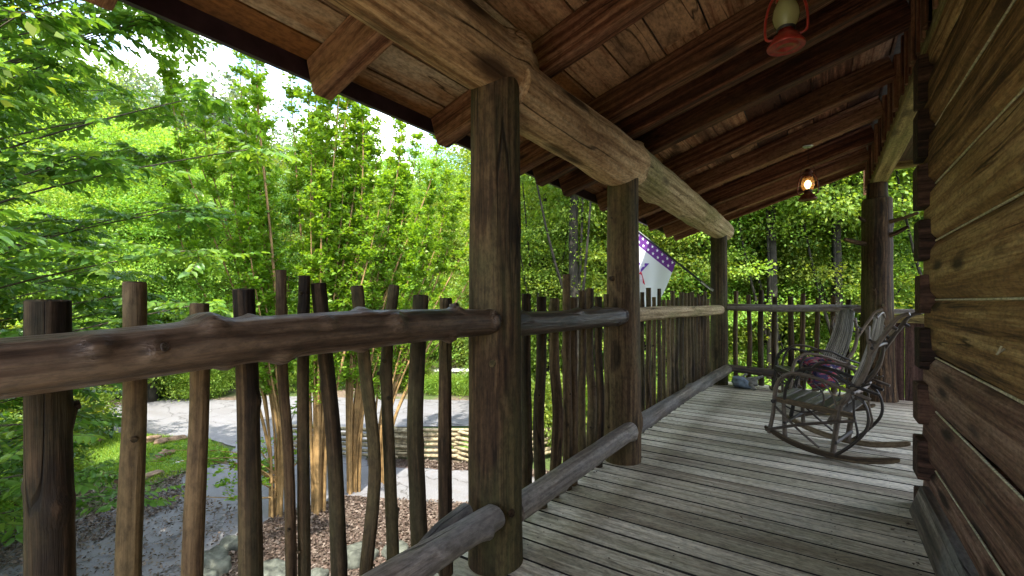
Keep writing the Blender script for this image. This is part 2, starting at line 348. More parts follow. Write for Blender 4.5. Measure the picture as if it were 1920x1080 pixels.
def empty(name, loc=(0, 0, 0), rz=0):
    o = bpy.data.objects.new(name, None); o.location = loc; o.rotation_euler = (0, 0, rz); o.empty_display_size = .1
    sc.collection.objects.link(o); return o
def tag(o, label=None, cat=None, group=None, kind=None):
    if label: o['label'] = label
    if cat: o['category'] = cat
    if group: o['group'] = group
    if kind: o['kind'] = kind
    return o
def copy_tree(o, parent=None):
    c = o.copy(); sc.collection.objects.link(c); c.parent = parent
    for ch in list(o.children): copy_tree(ch, c)
    return c
def sheet(name, verts, faces, mat, kind='structure'):
    me = bpy.data.meshes.new(name); me.from_pydata(verts, [], faces); me.materials.append(mat); me.update()
    o = bpy.data.objects.new(name, me); sc.collection.objects.link(o)
    if kind: o['kind'] = kind
    return o

S, C = math.sin(R(34.35)), math.cos(R(34.35))
GZ = -2.0
def G(px, py, z=GZ):
    """ground point seen at a place of the photograph (real position on the level z)"""
    d = 856 * (EYE - z) / (py - 565); lat = (px - 960) / 856 * d
    return Vector((lat * C - d * S, lat * S + d * C, z))
def D(px, d, py=565):
    lat = (px - 960) / 856 * d
    return Vector((lat * C - d * S, lat * S + d * C, EYE + (565 - py) / 856 * d))
def onX(px, X):
    q = (px - 960) / 856; return X * (C + q * S) / (q * C - S)       # Y of the point at that column on the plane X
def zat(py, X, Y):
    d = -X * S + Y * C; return EYE + (565 - py) / 856 * d

# ================================================================== THE PORCH
PX = -1.205
# ---- floor boards
mb = MB(); y = -4.6; i = 0  # boards run on unseen behind the camera to bounce sunlight in
while y < 7.02:
    w = .1415
    x0 = -1.372 + rng.uniform(-.008, .008)
    dz = rng.uniform(-.0015, .0015)
    box(mb, (x0, y, -.036 + dz), (2.6, y + w - .0045, dz), 0, sub=6, jitter=.0008); y += .147
deck = mb.build('porch_floor', M['deck'], bevel=.0025)
M['deck_edge'] = plain('shaded_dirty_board_edge', (.018, .015, .012), .95); deck.data.materials.append(M['deck_edge']); deck.modifiers[0].material = 1  # grime and the gaps' shade painted dark into board sides and bevels
for p_ in deck.data.polygons:
    if abs(p_.normal.y) > .7: p_.material_index = 1
deck['kind'] = 'structure'
mb = MB(); y = -4.6
while y < 7.0:
    if y > .9:
        for xk in (-1.16, -.56, .04, .34):
            for dy in (.035, .10):
                c = (xk + rng.uniform(-.012, .012), y + dy, .0012); vs = [(c[0] + .0042 * math.cos(a * 1.047), c[1] + .0042 * math.sin(a * 1.047), c[2]) for a in range(6)]
                mb.add(vs, [tuple(range(6))], vs, .5, False)
    y += .147
o = mb.build('floor_nails', M['deck_edge']); o['kind'] = 'structure'
mb = MB(); box(mb, (-1.33, -2.6, -.30), (-1.29, 7.0, -.038), 1); box(mb, (-1.30, 6.95, -.30), (2.6, 6.99, -.038), 0)
for k in range(8): tube(mb, [(-1.2, -2.4 + k * 1.3, -.3), (-1.2, -2.4 + k * 1.3, GZ - .1)], .07, 2, 8)
for k in range(4): box(mb, (-.9 + k * .6, -2.6, -.22), (-.86 + k * .6, 6.95, -.038), 1)
o = mb.build('floor_framing', M['darkboard']); o['kind'] = 'structure'

# ---- posts
def post(Y, X, r, top, label, knots=(), mat='post', seg=32, base=0.0, lean=(0, 0), notch=None):
    mb = MB()
    if notch:
        tube(mb, [(X, Y, base), (X + lean[0] * .5, Y + lean[1] * .5, top * .5), (X + lean[0], Y + lean[1], notch)], r, 40, seg, .012, knots)
        tube(mb, [(X + lean[0], Y, notch - .02), (X + lean[0], Y, top)], [r[-1] * .72, r[-1] * .66], 5, seg, .01)
    else:
        tube(mb, [(X, Y, base), (X + lean[0] * .5, Y + lean[1] * .5, top * .5), (X + lean[0], Y + lean[1], top)], r, 44, seg, .012, knots)
    o = mb.build('porch_post', M[mat]); tag(o, label, 'post', 'log posts of the porch'); return o
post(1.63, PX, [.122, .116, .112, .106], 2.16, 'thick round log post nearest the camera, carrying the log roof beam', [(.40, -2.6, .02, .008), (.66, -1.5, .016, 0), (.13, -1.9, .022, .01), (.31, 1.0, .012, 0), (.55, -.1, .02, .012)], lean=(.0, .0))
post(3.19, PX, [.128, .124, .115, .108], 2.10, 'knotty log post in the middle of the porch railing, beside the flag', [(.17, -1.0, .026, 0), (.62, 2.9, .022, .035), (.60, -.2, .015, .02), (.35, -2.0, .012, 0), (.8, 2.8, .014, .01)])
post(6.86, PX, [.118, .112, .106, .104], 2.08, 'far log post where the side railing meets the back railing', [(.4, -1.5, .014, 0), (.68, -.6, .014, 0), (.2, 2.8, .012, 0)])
post(-2.2, PX, [.12, .115], 2.1, 'log post behind the camera') if False else None
mbc = MB()
post(6.86, .515, [.20, .165, .155, .15, .150, .145], 2.53, 'dark corner post with branch stubs behind the rocking chairs',
     [(.62, -.25, .02, .0), (.50, 2.9, .018, .03), (.42, -2.9, .018, .02), (.82, -1.7, .02, 0), (.72, -1.2, .02, 0), (.48, .1, .02, .03), (.24, -.9, .03, .04)], notch=2.34)
cp = [o for o in bpy.data.objects if o.get('label', '').startswith('dark corner')][0]
def stub(x0, z0, x1, z1, r, y0=6.78, y1=6.7):
    mb = MB(); tube(mb, [(x0, y0, z0), ((x0 + x1) / 2, (y0 + y1) / 2, (z0 + z1) / 2 - .01), (x1, y1, z1)], [r * 1.3, r, r * .75], 5, 8, .06); mb.build('branch_stub', M['post'], cp)
stub(.60, 2.06, .86, 2.13, .022); stub(.60, 1.90, .78, 1.99, .026); stub(.42, 1.82, .20, 1.89, .026); stub(.40, 2.10, .34, 2.14, .02)

# ---- log beam: three lengths lapped over the posts
bm = empty('roof_beam', (PX, 2.5, 2.2)); tag(bm, 'long peeled log beam running over the porch posts under the rafters', 'beam')
def beam_log(pts, rad, knots, mat, rough=.02):
    mb = MB(); pp = [Vector(p) - Vector(bm.location) for p in pts]; tube(mb, pp, rad, 70, 40, rough, knots, capdome=.02); return mb.build('beam_log', M[mat], bm)
beam_log([(PX, -1.3, 2.22), (PX, 0, 2.215), (PX, 1.0, 2.205), (PX, 1.78, 2.20)], [.13, .133, .136, .14], [(.86, -2.2, .03, 0), (.62, -2.0, .02, 0), (.93, -.6, .05, 0)], 'beam')
beam_log([(PX, 1.68, 2.125), (PX, 2.4, 2.135), (PX, 3.0, 2.14), (PX, 3.36, 2.17)], [.145, .155, .175, .155], [(.9, -1.0, .03, .02), (.75, -2.4, .04, 0)], 'beam', .025)
beam_log([(PX, 3.28, 2.175), (PX, 4.6, 2.17), (PX, 6.0, 2.165), (PX, 7.2, 2.165)], [.158, .158, .152, .142], [(.2, 2.2, .03, 0), (.5, -2.2, .03, 0), (.8, -1.2, .02, 0)], 'mossy', .028)

# ---- roof
SL = .31; TH = math.atan(SL)
rf = empty('porch_roof', (0, 2.5, 2.6)); tag(rf, 'sloping timber porch roof with exposed rafters and reddish brown boards', 'roof')
def zr(X): return 2.325 + SL * (X + 1.2)
rotm = Matrix.Rotation(-TH, 3, 'Y')
def rel(mbv, off):
    mbv.v = [(a - off[0], b - off[1], c - off[2]) for a, b, c in mbv.v]
def rafter(Y, w=.10, h=.185, x0=-1.935):
    mb = MB(); piv = Vector((-1.2, 0, 2.325)); L0 = (x0 + 1.2) / math.cos(TH); L1 = (.46 + 1.2) / math.cos(TH)
    box(mb, (-1.2 + L0, Y - w / 2, 2.325), (-1.2 + L1, Y + w / 2, 2.325 + h), 0, rotm, piv, sub=12, jitter=.003)
    rel(mb, rf.location); mb.build('rafter', M['rafter'], rf, bevel=.012)
RAFT = [-1.15, -.35, .45, 1.26, 2.07, 2.87, 3.22, 3.68, 4.5, 5.32, 6.12, 6.9, 7.38]
for Y in RAFT: rafter(Y + rng.uniform(-.01, .01), .10 if Y < 7 else .05)
for Y in [.045]: pass
# boards on top of the rafters, running along the porch
piv = Vector((-1.2, 0, 2.325))
def roofboards(name, mat, xa, xb, w0):
    mb = MB(); x = xa
    while x < xb:
        w = min(w0 + rng.uniform(-.03, .03), xb - x + .001)
        L0 = (x + 1.2) / math.cos(TH); L1 = (x + w - .009 + 1.2) / math.cos(TH); y = -1.25
        while y < 7.4:
            y2 = min(y + rng.uniform(1.2, 3.6), 7.41); dz = rng.uniform(0, .006)
            box(mb, (-1.2 + L0, y, 2.325 + .186 + dz), (-1.2 + L1, y2 - .005, 2.325 + .212 + dz), 1, rotm, piv); y = y2
        x += w
    rel(mb, rf.location); return mb.build(name, mat, rf)
roofboards('eave_board', M['eave'], -1.985, -1.2, .19)
roofboards('ceiling_board', M['ceiling'], -1.198, .50, .24)
mb = MB(); za = zr(-2.0)
box(mb, (-2.02, -1.25, za + .115), (-1.995, 7.43, za + .225), 1); rel(mb, rf.location); mb.build('fascia', M['fascia'], rf)
mb = MB()
def slab(mb, pts, t=.03):
    n = len(pts); vs = [tuple(p) for p in pts] + [(p[0], p[1], p[2] + t) for p in pts]
    fs = [tuple(range(n))[::-1], tuple(range(n, 2 * n))] + [(i, (i + 1) % n, n + (i + 1) % n, n + i) for i in range(n)]
    mb.add(vs, fs, vs, .5, False)
z1 = zr(-2.06) + .245; z2 = zr(3.0) + .245
slab(mb, [(-2.06, -1.3, z1), (3.0, -1.3, z2), (3.0, 3.6, z2), (-2.06, 3.6, z1)])  # unseen covering added to block light, ends behind the camera to admit sun
z3 = zr(.8) + .245
slab(mb, [(-2.06, 3.6, z1), (.8, 3.6, z3), (.8, 7.5, z3), (-2.06, 7.5, z1)])
slab(mb, [(3.0, -1.3, z2), (7.5, -1.3, z1 + .2), (7.5, 3.6, z1 + .2), (3.0, 3.6, z2)])
rel(mb, rf.location); mb.build('roof_covering', M['roofing'], rf)
# short studs and boards between the header and the rafters
for Y in RAFT:
    for s_, w in ((0, .09), (.17, .04), (.33, .05), (.50, .04)):
        mb = MB(); box(mb, (.445 - (0 if s_ else .012), Y + s_ - w / 2, 2.60), (.475, Y + s_ + w / 2, zr(.45) + .17), 2); rel(mb, rf.location)
        mb.build('stud', M['rafter'], rf, bevel=.004)
mb = MB(); y = -1.25
while y < 7.35:
    box(mb, (.478, y, 2.6), (.50, y + .16, zr(.5) + .17), 2); y += .165
rel(mb, rf.location); mb.build('infill_board', M['ceiling'], rf)
mb = MB(); box(mb, (.462, -1.25, 2.535), (.612, 7.12, 2.665), 1, sub=16, jitter=.003); rel(mb, rf.location); mb.build('header_beam', M['plate'], rf, bevel=.012)
# lower ceiling of the recess beyond the cabin corner, with its end timber
mb = MB(); x = .63
while x < 2.1: box(mb, (x, 3.5, 2.84), (x + .15, 7.3, 2.865), 1); x += .155  # stops short out of view so daylight bounces into the porch
rel(mb, rf.location); mb.build('recess_ceiling', M['darkboard'], rf)
mb = MB(); box(mb, (.62, 7.2, 2.77), (2.2, 7.3, 2.84), 0); rel(mb, rf.location); mb.build('end_timber', M['plate'], rf)

# ---- cabin wall of hewn logs
cw = empty('cabin_wall', (.6, 0, 0)); tag(cw, 'right hand cabin wall of wide hewn logs with pale chinking lines', 'wall')
seams = [.0, .246, .562, .849, 1.159, 1.474, 1.78, 2.09, 2.40, 2.60]
for i in range(len(seams) - 1):
    z0, z1_ = seams[i] + .007, seams[i + 1] - .007
    # hewn face: grid with slight hollows
    mb = MB(); ny, nzz = 90, 8; o = goff(); vs = []; gs = []; bulge = rng.uniform(.002, .010)
    ph = [rng.uniform(0, 6) for _ in range(6)]
    for a in range(ny + 1):
        Y = -1.2 + (3.48 + 1.2) * a / ny
        for b in range(nzz + 1):
            u = b / nzz; z = z0 + (z1_ - z0) * u
            if 0 < b < nzz: pass
            edge = max(0, 1 - min(u, 1 - u) * 7)
            x = .474 - bulge * math.sin(math.pi * u) + .003 * math.sin(Y * 2.3 + ph[0]) + .002 * math.sin(Y * 7 + 4 * u + ph[1]) + .0015 * math.sin(Y * 17 + ph[2] + 9 * u) + .022 * edge * edge
            zz = z + (0 if 0 < b < nzz else .004 * math.sin(Y * 1.7 + ph[3] + b))
            vs.append((x - cw.location[0], Y, zz)); gs.append((Y + o.x, zz + o.y, x + o.z * .2 + .25 * u))
    fs = [(a * (nzz + 1) + b, a * (nzz + 1) + b + 1, (a + 1) * (nzz + 1) + b + 1, (a + 1) * (nzz + 1) + b) for a in range(ny) for b in range(nzz)]
    mb.add(vs, fs, gs, rng.random(), True)
    box(mb, (.505 - .6, -1.2, z0), (.66 - .6, 3.478, z1_), 1)
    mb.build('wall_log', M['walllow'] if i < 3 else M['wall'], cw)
for z in seams[1:-1]:
    mb = MB(); hh = .0048
    tube(mb, [(.492 - .6, -1.2, z), (.489 - .6, 0, z - .002), (.492 - .6, 3.28, z)], hh, 40, 6, .12, cap=False); mb.build('chinking', M['chink'], cw)
for (a, b) in ((2.235, 2.494), (1.935, 2.197), (1.665, 1.898), (1.377, 1.595), (1.086, 1.295), (.78, 1.0045), (.481, .699), (.178, .394), (.001, .094)):
    mb = MB(); box(mb, (.424 - .6 + rng.uniform(-.006, .006), 3.302, a), (1.4, 3.47, b), 0); mb.build('log_end', M['logend'], cw, bevel=.009)
mb = MB(); y0, y1 = -1.2, 3.3
vs = [(.385 - .6, y0, .003), (.385 - .6, y1, .003), (.432 - .6, y1, .15), (.432 - .6, y0, .15), (.47 - .6, y0, .15), (.47 - .6, y1, .15), (.47 - .6, y0, .003), (.47 - .6, y1, .003)]
fs = [(0, 3, 2, 1), (3, 4, 5, 2), (1, 2, 5, 7), (0, 6, 4, 3)]
mb.add(vs, fs, [(p[1] + 5, p[2], p[0]) for p in vs], .4, False); mb.build('base_board', M['rail_grey'], cw)
# back faces of the cabin so it casts a full shadow
mb = MB(); box(mb, (.1, -1.15, .16), (5.8, 3.30, 2.6), 0); mb.build('cabin_core', M['darkboard'], cw)
hk = MB(); hy = onX(1893, .474); tube(hk, [(.47, hy + .03, 1.0), (.45, hy + .01, .985), (.445, hy - .02, .99), (.45, hy - .03, 1.012)], .0035, 12, 6, 0)
tag(hk.build('wall_hook', M['hookwire']), 'small pale wire hook on the log wall near the right edge', 'hook')

# ---- low board wall right of the corner post
lw = empty('low_wall', (1.5, 6.95, 0)); tag(lw, 'low dark board wall between the corner post and the cabin', 'wall')
mb = MB(); x = .60 - 1.5
while x < 1.2: box(mb, (x, -.02, .0), (x + .17, .01, .96), 2); x += .175
mb.build('board', M['darkboard'], lw)
mb = MB(); box(mb, (.6 - 1.5, -.05, .90), (1.2, -.021, 1.0), 0); mb.build('face_rail', M['plate'], lw, bevel=.005)
mb = MB(); box(mb, (.55 - 1.5, -.08, 1.003), (1.2, .08, 1.06), 0, sub=4, jitter=.004); mb.build('cap_rail', M['rail_grey'], lw, bevel=.01)

# ---- railings
def spindle(parent, pts, r, knots=(), seg=12, n=22, mat='spindle'):
    mb = MB(); off = Vector(parent.location); tube(mb, [Vector(p) - off for p in pts], r, n, seg, .022, knots, capdome=.1)
    return mb.build('spindle', M[mat], parent)
XS = -1.30
def rnd_knots(n, lo=.05, hi=.95, kr=.009):
    return [(rng.uniform(lo, hi), rng.uniform(-3.1, 3.1), kr * rng.uniform(.7, 1.4), rng.choice([0, .006, .012])) for _ in range(n)]
# first section (nearest)
r1 = empty('log_railing', (PX, 0, 0)); tag(r1, 'nearest stretch of rustic log railing, left of the thick front post', 'railing', 'rustic stick railings of the porch')
mb = MB(); L = Vector(r1.location)
pth = [(-1.205, -1.9, 1.00), (-1.21, -.6, 1.01), (-1.205, .15, 1.03), (-1.20, .55, 1.052), (-1.205, .95, 1.062), (-1.20, 1.3, 1.064), (-1.17, 1.56, 1.062)]
def tY(pts, Y):
    y = [p[1] for p in pts]
    for k in range(len(y) - 1):
        if y[k] <= Y <= y[k + 1]: return (k + (Y - y[k]) / (y[k + 1] - y[k])) / (len(y) - 1)
    return .5
kn = [(tY(pth, onX(252, -1.2)), -.2, .013, .004), (tY(pth, onX(140, -1.2)), -.5, .016, 0), (tY(pth, onX(600, -1.2)), -.6, .012, .003), (tY(pth, onX(365, -1.2)), -2.1, .020, .004), (tY(pth, onX(415, -1.2)), 1.35, .014, .006), (tY(pth, onX(520, -1.2)), 1.25, .022, .014), (tY(pth, onX(392, -1.2)), -1.3, .022, .0),
      (tY(pth, onX(727, -1.2)), -.35, .020, .006), (tY(pth, onX(675, -1.2)), 1.5, .015, .006), (tY(pth, onX(838, -1.2)), 1.35, .022, .012), (tY(pth, onX(850, -1.2)), -1.7, .022, .02),
      (tY(pth, onX(470, -1.2)), -1.7, .012, .004), (.97, -.3, .026, .004), (tY(pth, onX(680, -1.2)), -1.8, .018, .004)]
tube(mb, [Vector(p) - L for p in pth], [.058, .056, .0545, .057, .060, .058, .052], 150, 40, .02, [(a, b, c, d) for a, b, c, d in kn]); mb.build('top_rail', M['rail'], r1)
mb = MB(); tube(mb, [Vector(p) - L for p in ((-1.14, -1.9, .25), (-1.14, .3, .26), (-1.13, .9, .265), (-1.11, 1.50, .272))], [.055, .055, .058, .050], 60, 28, .04, [(.93, .6, .02, 0), (.8, -.5, .014, 0)])
tube(mb, [Vector(p) - L for p in ((-1.16, 1.08, .275), (-1.178, 1.25, .292), (-1.185, 1.41, .305))], [.012, .034, .036], 14, 14, .05)
mb.build('bottom_rail', M['rail_grey'], r1)
sec1 = [ # list of (px at rows) columns top->bottom, width px
 ([(90, 565), (92, 800), (95, 1080)], 68), ([(252, 530), (252, 760), (240, 1080)], 40), ([(374, 570), (374, 760), (360, 1080)], 34),
 ([(457, 543), (466, 760), (470, 1080)], 41), ([(527, 507), (530, 700), (541, 850), (546, 1080)], 20), ([(571, 518), (568, 740), (571, 1080)], 22),
 ([(597, 532), (612, 680), (627, 840), (636, 1080)], 30), ([(669, 537), (683, 680), (703, 876), (686, 1075)], 25), ([(739, 536), (725, 680), (732, 900), (737, 1030)], 22),
 ([(789, 555), (778, 780), (783, 930), (788, 1060)], 31), ([(836, 560), (834, 800), (836, 1075)], 25)]
for cols, w in sec1:
    pts = []
    for (px, py) in cols:
        Y = onX(px, XS); pts.append((XS, Y, zat(py, XS, Y)))
    # run on below the frame to the deck edge
    x, y, z = pts[-1]
    if z > .06: pts.append((x, y + (0 if len(pts) < 3 else (pts[-1][1] - pts[-2][1]) * .2), .04))
    d = -XS * S + pts[0][1] * C; r = w / 2 / 856 * d / 1.03
    spindle(r1, pts[::-1], [r * 1.12, r * 1.05, r * .97, r * .95], rnd_knots(5, kr=r * .3), 18, 40)
for Y in (-.05, -.25, -.5, -.8, -1.1, -1.4): spindle(r1, [(XS, Y, .04), (XS, Y + .02, 1.2)], .03, (), 8, 6)
# second and third sections
r2 = empty('log_railing', (PX, 2.4, 0)); tag(r2, 'middle stretch of stick railing between the first and second posts', 'railing', 'rustic stick railings of the porch')
def rail(parent, pts, rad, knots, mat, name, n=60, seg=24):
    mb = MB(); off = Vector(parent.location); tube(mb, [Vector(p) - off for p in pts], rad, n, seg, .03, knots); mb.build(name, M[mat], parent)
rail(r2, [(-1.2, 1.60, 1.045), (-1.2, 2.3, 1.04), (-1.2, 2.9, 1.045), (-1.185, 3.12, 1.045)], [.056, .056, .064, .060], [(.12, -1.2, .015, .01), (.4, -1.3, .02, .012), (.75, .9, .015, .01), (.9, -.3, .02, 0), (.55, -1.8, .018, .012)], 'rail', 'top_rail')
rail(r2, [(-1.15, 1.70, .21), (-1.14, 2.4, .225), (-1.12, 3.1, .245)], [.056, .060, .062], [(.3, .9, .016, .006), (.6, 1.6, .018, .01), (.85, -.4, .02, 0), (.95, .6, .02, .0)], 'rail_grey', 'bottom_rail')
tops = [(987, 552), (1015, 557), (1040, 560), (1062, 515), (1075, 558), (1092, 545), (1106, 541), (1122, 557), (1137, 552)]
for px, py in tops:
    Y = onX(px, XS); zt = zat(py, XS, Y); b = rng.uniform(-.02, .02); r = rng.uniform(.025, .033)
    spindle(r2, [(XS, Y + b, .03 + rng.uniform(-.03, .02)), (XS + rng.uniform(-.02, .02), Y - b, .45), (XS, Y + b * .5, .8), (XS, Y, zt)], [r * 1.1, r, r * .9, r * .85], rnd_knots(5), 14, 26)
r3 = empty('log_railing', (PX, 5, 0)); tag(r3, 'far stretch of closely set stick railing between the second and third posts', 'railing', 'rustic stick railings of the porch')
rail(r3, [(-1.2, 3.2, 1.045), (-1.2, 4.4, 1.05), (-1.2, 5.6, 1.035), (-1.185, 6.80, 1.035)], [.054, .058, .06, .066], rnd_knots(9, kr=.016), 'mossy', 'top_rail')
rail(r3, [(-1.14, 3.2, .235), (-1.13, 4.4, .235), (-1.12, 5.6, .225), (-1.10, 6.83, .215)], [.062, .060, .062, .066], rnd_knots(9, kr=.018), 'rail_grey', 'bottom_rail')
Y = 3.36
while Y < 6.74:
    zt = 1.17 + rng.choice([0, .02, .05, .08, .10]) + rng.uniform(-.02, .02); b = rng.uniform(-.025, .025); r = rng.uniform(.020, .028)
    spindle(r3, [(XS, Y + b, .02), (XS, Y - b, .45), (XS, Y + b * .3, .8), (XS, Y, zt)], [r * 1.1, r, r * .9, r * .85], rnd_knots(4), 10, 18)
    Y += rng.uniform(.145, .185)
r4 = empty('log_railing', (-.3, 6.95, 0)); tag(r4, 'back stretch of stick railing behind the rocking chairs', 'railing', 'rustic stick railings of the porch')
rail(r4, [(-1.2, 6.88, 1.075), (-.5, 6.88, 1.06), (.1, 6.88, 1.065), (.45, 6.88, 1.05)], [.046, .048, .045, .048], rnd_knots(6, kr=.01), 'rail_grey', 'top_rail')
rail(r4, [(-1.2, 6.90, .235), (-.5, 6.90, .205), (.4, 6.90, .20)], [.05, .055, .05], rnd_knots(4, kr=.012), 'rail', 'bottom_rail')
YB = 6.97
for px, py in ((1380, 546), (1403, 553), (1427, 544), (1453, 556), (1482, 556), (1506, 551), (1534, 559), (1563, 555), (1591, 562)):
    q = (px - 960) / 856; X = YB * (q * C - S) / (C + q * S); zt = zat(py, X, YB); r = rng.uniform(.028, .036)
    spindle(r4, [(X + rng.uniform(-.02, .02), YB, .02), (X + rng.uniform(-.02, .02), YB, .6), (X, YB, zt)], [r * 1.1, r, r * .9], rnd_knots(3), 10, 16)

# ================================================================== LANTERNS
def lathe(mb, prof, n=28, c=(0, 0, 0), smooth=True):
    vs = []; fs = []
    for (r, z) in prof:
        for k in range(n):
            a = 2 * math.pi * k / n; vs.append((c[0] + r * math.cos(a), c[1] + r * math.sin(a), c[2] + z))
    for i in range(len(prof) - 1):
        for k in range(n):
            j = (k + 1) % n; fs.append((i * n + k, i * n + j, (i + 1) * n + j, (i + 1) * n + k))
    mb.add(vs, fs, vs, .5, smooth)
def glassmat(name, col, alpha):
    m, nt, b = nodes(name); b.inputs['Base Color'].default_value = (*col, 1); b.inputs['Roughness'].default_value = .18
    tr = N(nt, 'ShaderNodeBsdfTransparent'); tr.inputs[0].default_value = (.9, .92, .8, 1)
    ms = N(nt, 'ShaderNodeMixShader'); ms.inputs[0].default_value = alpha
    nt.links.new(tr.outputs[0], ms.inputs[1]); nt.links.new(b.outputs[0], ms.inputs[2]); nt.links.new(ms.outputs[0], nt.nodes['Material Output'].inputs[0]); return m
M['globe_cold'] = glassmat('olive_globe_glass', (.42, .38, .18), .6)  # olive tint mixed over the transparent globe
M['globe_warm'] = glassmat('warm_globe_glass', (.7, .45, .2), .25)
M['bulb_off'] = plain('unlit_bulb', (.62, .68, .42), .3, 0, 10, .08, 0, .5)
M['band'] = plain('dark_band', (.02, .015, .015), .5)
m_, nt_, b_ = nodes('lit_bulb'); b_.inputs['Base Color'].default_value = (1, .6, .25, 1); b_.inputs['Emission Color'].default_value = (1, .62, .25, 1); b_.inputs['Emission Strength'].default_value = 1.6; M['bulb_lit'] = m_
def lantern(loc, label, metal, lit, top, tilt=(0, 0), rz=0.0, s=1.0):
    e = empty('lantern', loc, rz); tag(e, label, 'lantern', 'oil lamp style lanterns hanging from the porch roof')
    e.rotation_euler = (tilt[0], tilt[1], rz); e.scale = (s, s, s)
    mb = MB(); lathe(mb, [(0, .004), (.03, .004), (.03, .0), (.052, .0), (.055, .006), (.076, .004), (.0825, .0), (.084, .006), (.082, .014), (.066, .034), (.056, .055), (.036, .066), (.034, .085), (.0, .085)], 40); mb.build('fuel_tank', M[metal], e)
    mb = MB(); lathe(mb, [(.036, .085), (.042, .092), (.036, .103), (.03, .108), (0, .108)]); mb.build('burner', M['band'], e)
    mb = MB(); lathe(mb, [(.036, .094), (.050, .112), (.060, .145), (.058, .180), (.047, .215), (.037, .235)], 36); mb.build('glass_globe', M['globe_warm' if lit else 'globe_cold'], e)
    mb = MB(); lathe(mb, [(0, .105), (.012, .108), (.018, .125), (.030, .145), (.032, .165), (.022, .19), (.008, .2), (0, .2)] if lit else [(0, .105), (.028, .108), (.030, .125), (.026, .133), (.031, .142), (.030, .17), (.024, .178), (.029, .188), (.024, .215), (0, .222)], 20); mb.build('bulb', M['bulb_lit' if lit else 'bulb_off'], e)
    mb = MB(); lathe(mb, [(.039, .232), (.046, .238), (.034, .25), (.03, .27), (.044, .272), (.046, .282), (.028, .296), (.026, .31), (0, .316)]); mb.build('chimney_cap', M[metal], e)
    for k in (0, 1):
        s_ = 1 if k else -1; mb = MB(); tube(mb, [(s_ * .036, 0, .05), (s_ * .078, 0, .058), (s_ * .090, 0, .09), (s_ * .086, 0, .17), (s_ * .064, 0, .245), (s_ * .03, 0, .275)], .0065, 24, 8); mb.build('side_tube', M[metal], e)
    mb = MB(); tube(mb, [(-.075, 0, .22), (-.05, 0, .33), (0, 0, .37), (.05, 0, .33), (.075, 0, .22)], .002, 24, 6); mb.build('bail_handle', M['wire'], e)
    H = (top - loc[2]) / s
    mb = MB(); tube(mb, [(0, 0, .37), (.003, 0, (.37 + H) / 2), (0, 0, H)], .003, 8, 6); mb.build('hanging_wire', M['wire'], e)
    mb = MB(); lathe(mb, [(0, H - .012), (.02, H - .012), (.045, H - .008), (.05, H)]); mb.build('ceiling_plate', M['plate_metal'], e)
    return e
lantern((-.13, 2.20, 2.20), 'large red lantern with unlit greenish bulb hanging closest to the camera', 'redmetal', False, 2.66, s=.84)
lantern((-.13, 5.28, 2.135), 'small far lantern with a glowing warm bulb hanging over the rocking chairs', 'rustmetal', True, 2.655, s=.95)
ld = bpy.data.lights.new('lantern_bulb_light', 'POINT'); ld.energy = .5; ld.color = (1, .62, .3); ld.shadow_soft_size = .03
lo_ = bpy.data.objects.new('lantern_bulb_light', ld); lo_.location = (-.13, 5.28, 2.29); sc.collection.objects.link(lo_)

# ================================================================== FLAG
fl = empty('flag', (-1.31, 6.78, 1.33)); tag(fl, 'white flag with purple starred band on an angled pole fixed to the far post', 'flag')
u = Vector((-.755, 0, .656)); mb = MB(); tube(mb, [u * .02, u * 1.56], [.016, .014], 4, 10); mb.build('flag_pole', M['polewhite'], fl)
mb = MB(); tube(mb, [(.05, 0, -.03), (.0, 0, .0)], .02, 2, 10); tube(mb, [u * -.02, u * .14], .017, 2, 10); mb.build('pole_bracket', M['plate_metal'], fl)
v_ = Vector((-.36, 0, -.93)).normalized()
def flagmat():
    m, nt, b = nodes('flag_cloth'); b.inputs['Roughness'].default_value = .85
    at = N(nt, 'ShaderNodeAttribute', attribute_name='gco').outputs['Vector']
    sp = N(nt, 'ShaderNodeSeparateXYZ'); nt.links.new(at, sp.inputs[0])
    w = N(nt, 'ShaderNodeMath', operation='LESS_THAN'); w.inputs[1].default_value = .165; nt.links.new(sp.outputs[1], w.inputs[0])
    c = mix(nt, w.outputs[0], (.72, .72, .76), (.16, .035, .27))
    nt.links.new(c, b.inputs['Base Color'])
    tr = N(nt, 'ShaderNodeBsdfTranslucent'); nt.links.new(c, tr.inputs[0]); ms = N(nt, 'ShaderNodeMixShader'); ms.inputs[0].default_value = .4
    nt.links.new(b.outputs[0], ms.inputs[1]); nt.links.new(tr.outputs[0], ms.inputs[2]); nt.links.new(ms.outputs[0], nt.nodes['Material Output'].inputs[0]); return m
A0, FLN, FDP = .60, .92, .82
def fpt(a, b, lift=0.0):
    """a along the pole 0..FLN, b down the cloth 0..FDP"""
    sag = .035 * math.sin(a * 9 + 1) * min(1, b * 3) + .02 * math.sin(a * 17 + b * 5) * min(1, b * 2)
    return u * (A0 + a) + v_ * b + Vector((-.10 * b * b * (1 - a / FLN), sag - lift, -.02 * b))
mb = MB(); na, nb = 60, 40; vs = []; gs = []
for i in range(na + 1):
    for j in range(nb + 1): a, b = FLN * i / na, FDP * j / nb; vs.append(tuple(fpt(a, b))); gs.append((a, b, 0))
mb.add(vs, [(i * (nb + 1) + j, (i + 1) * (nb + 1) + j, (i + 1) * (nb + 1) + j + 1, i * (nb + 1) + j + 1) for i in range(na) for j in range(nb)], gs, .5, True)
mb.build('cloth', flagmat(), fl)
